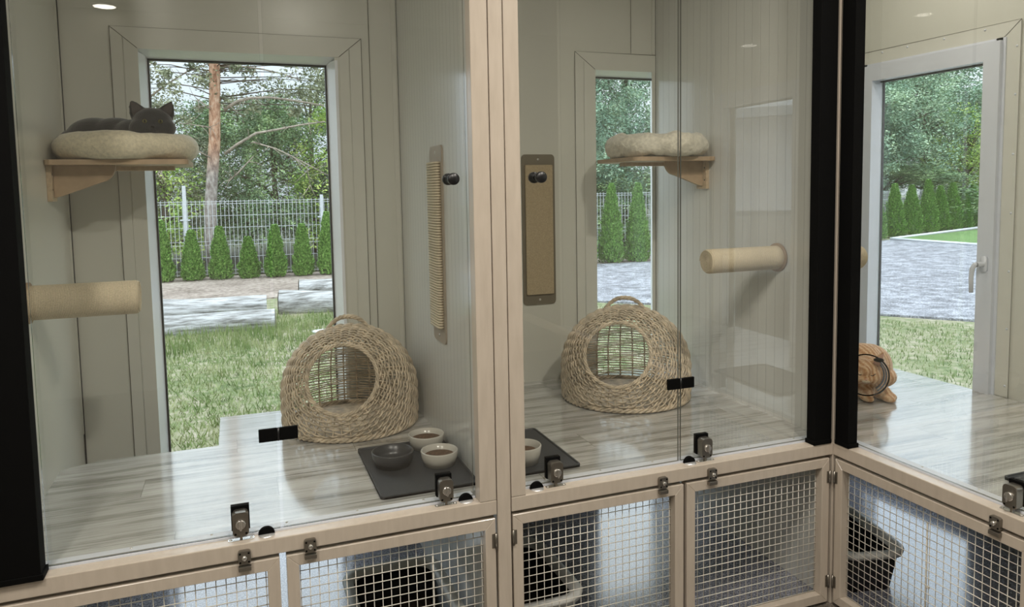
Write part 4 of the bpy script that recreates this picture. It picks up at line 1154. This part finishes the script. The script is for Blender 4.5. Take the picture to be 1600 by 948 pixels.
td(4, 'blue green pine standing far back behind the middle window pines', 7.6, 21.5, 5.1, (1.3, 1.2, 1.25))
td(4, 'large pine at left of the right window view', 20.5, 21.0, 1.3, (1.3, 1.3, 1.10))
td(4, 'large pine in the middle of the right window view', 24.4, 22.8, 3.3, (1.4, 1.4, 1.22))
td(4, 'large pine at right of the right window view', 29.5, 25.0, .4, (1.5, 1.5, 1.2))
td(4, 'tall pine far behind the others in the right window', 26.5, 29.0, 2.4, (2.0, 2.0, 1.7))
td(4, 'tall pine far behind at left in the right window', 21.0, 26.5, 4.4, (2.0, 2.0, 1.6))
td(4, 'broad pine at far right of the right window view', 32.5, 27.0, 1.9, (2.0, 2.0, 1.6))
td(4, 'pine between the large ones in the right window', 22.4, 24.5, 5.9, (1.6, 1.6, 1.45))
td(1, 'bright green broadleaf tree at right edge of right window view', 28.3, 21.8, .9, (1.4, 1.4, 1.25))
td(1, 'bright green low bush before the pines in right window', 30.3, 22.6, 2.2, (1.5, 1.5, .8))
td(0, 'dark undergrowth behind thujas in the middle window', 8.6, 16.6, .3, (1.4, 1, .55))
td(0, 'dark undergrowth behind thujas at left of the middle window', 5.6, 16.5, 3.3, (1.4, 1, .55))
td(0, 'dark undergrowth behind the fence in the right window', 22.5, 20.6, 2.3, (2.4, 1.2, .6))
# the orange pine
pn = thing('pine_tree', 'tall orange barked pine behind fence, seen in the left window', 'tree', (-2.45, 16.3, GZ-.03))
bm = NB(); tube(bm, [(-.02, 0, 0), (-.10, 0, .8), (-.03, 0, 1.8), (.10, .0, 3.0), (.16, 0, 4.2), (.20, 0, 5.5), (.22, 0, 7.5)], [.15, .135, .128, .125, .12, .115, .10], 16)
obj('trunk', bm, M['bark'], pn)
Y0 = 16.3
def onp(u_, v_, y):
    d = fw+rv*(u_-800)/1162.68-uv*(v_-474+84.88)/1162.68; t_ = (y+2.0737)/d.y
    return Vector((-2.0064, -2.0737, .943))+d*t_-Vector((-2.45, 16.3, GZ-.03))
bm = NB()
brs = [([(351, 171), (372, 158), (392, 153), (420, 152), (460, 157), (506, 165)], .042, Y0-.3), ([(352, 240), (370, 226), (400, 208), (430, 203), (470, 195), (508, 190)], .036, Y0-.5),
       ([(395, 222), (430, 232), (456, 244), (490, 262), (515, 275)], .02, Y0-.6), ([(358, 282), (372, 270), (385, 256), (396, 244)], .022, Y0-.4), ([(456, 244), (480, 262), (485, 290)], .014, Y0-.5),
       ([(334, 175), (322, 165), (306, 153)], .022, Y0-.2), ([(345, 103), (378, 104), (410, 108), (440, 115), (470, 125)], .026, Y0-.2), ([(332, 248), (312, 237), (296, 230)], .018, Y0-.3), ([(333, 200), (310, 196), (280, 192)], .016, Y0-.3),
       ([(232, 153), (260, 132), (292, 112), (330, 98)], .026, Y0+.5), ([(242, 278), (255, 262), (270, 254)], .02, Y0-.6)]
for pts, r, yy in brs:
    n_ = len(pts); tube(bm, [onp(u_, v_, yy if j else yy+.25) for j, (u_, v_) in enumerate(pts)], [r*(1-.55*j/(n_-1)) for j in range(n_)], 7)
random.seed(4)
for pts, r, yy in brs:      # fine twigs
    for rep in range(7):
        j = random.randrange(len(pts)-1); f = random.random(); u_ = pts[j][0]*(1-f)+pts[j+1][0]*f; v_ = pts[j][1]*(1-f)+pts[j+1][1]*f
        du, dv = random.uniform(-24, 26), random.uniform(-22, 24)
        tube(bm, [onp(u_, v_, yy), onp(u_+du*.5, v_+dv*.5+random.uniform(-4, 4), yy-.1), onp(u_+du, v_+dv, yy-.15)], [.009, .006, .003], 4)
obj('bare_branches', bm, M['twig'], pn)
blobs = []
random.seed(8)
for i in range(95):
    u_ = random.uniform(190, 540); v_ = random.uniform(40, 135) if i < 75 else random.uniform(120, 190)
    p = onp(u_, v_, Y0+random.uniform(-.8, 1.2)); blobs.append((p.x, p.y, p.z, random.uniform(.12, .32)))
obj('needle_sprays', leaf_cloud(9, blobs, 75, .05), M['olivel'], pn)
bm = NB()
for b in blobs[::2]:
    p = Vector(b[:3]); tube(bm, [Vector((.15, 0, p.z-.3*random.random())), p*.55+Vector((.06, 0, p.z*.45)), p], [.014, .010, .004], 4)
obj('thin_branches', bm, M['darkbark'], pn)

# neighbour's house and the parked car (met in the reflection on the glass)
hb = thing('white_house', 'white rendered house seen as a reflection in the glass', 'building', (9.0, -10.0, GZ-.03), .9+PI)
obj('wall', box(NB(), -5, 5, -.0, 4, 0, 3.3), M['plaster'], hb)
bm = NB(); prism(bm, [(-.7, 3.2), (4.6, 3.2), (2, 4.4)], -5.4, 5.4, 'x'); obj('roof', bm, M['roof'], hb)
bm = NB()
for i in range(36): lathe(bm, [(.15, -.01), (.15, .01)], -5.25+i*.3, -.7, 3.17, 10, 'y')
box(bm, -5.4, 5.4, -.72, -.68, 3.17, 3.35); obj('scalloped_trim', bm, M['roof'], hb)
obj('wall_lamp', bbox(-.7, -.5, -.14, 0, 1.75, 2.1, .01), M['gasket'], hb)
car = thing('car', 'grey car parked outside, seen as a reflection in glass', 'car', (3.70, -4.68, GZ+.03), 2.25)
prof = [(-2.05, .35), (-2.0, .72), (-1.75, .88), (-1.0, .95), (-.35, 1.38), (.2, 1.47), (.95, 1.42), (1.7, 1.05), (2.0, .98), (2.1, .6), (2.05, .33)]
bm = NB(); prism(bm, prof, -.85, .85, 'y')
for v_ in bm.verts:
    if v_.co.z > 1.0: v_.co.y *= .80
obj('body', bev(bm, .05, 3), M['carpaint'], car, True)
bm = NB()
for s in (-1, 1):
    p = [(-.85, .98), (-.30, 1.30), (.2, 1.39), (.85, 1.34), (1.45, 1.03)]
    vs = [bm.verts.new((a, s*(.868-.17*max(0, (b-.95)/.5)), b)) for a, b in p]; bm.faces.new(vs)
vs = [bm.verts.new(c_) for c_ in ((-1.02, -.72, .98), (-1.02, .72, .98), (-.40, .64, 1.375), (-.40, -.64, 1.375))]; bm.faces.new(vs)
obj('car_window', bm, M['carglass'], car)
for wx in (-1.35, 1.35):
    for s in (-1, 1):
        wh = obj('wheel', lathe(NB(), [(.12, -.1), (.29, -.1), (.32, -.07), (.32, .07), (.29, .1), (.12, .1), (.12, -.1)], wx, s*.78, .32, 28, 'y'), M['tyre'], car)
        obj('wheel_rim', lathe(NB(), [(0, -.06), (.19, -.08), (.19, .08), (0, .06)], wx, s*.79, .32, 20, 'y'), M['chrome'], wh)
obj('door_mirror', ellipsoid(NB(), (-.75, -.98, 1.02), (.08, .12, .07)), M['carpaint'], car, True)
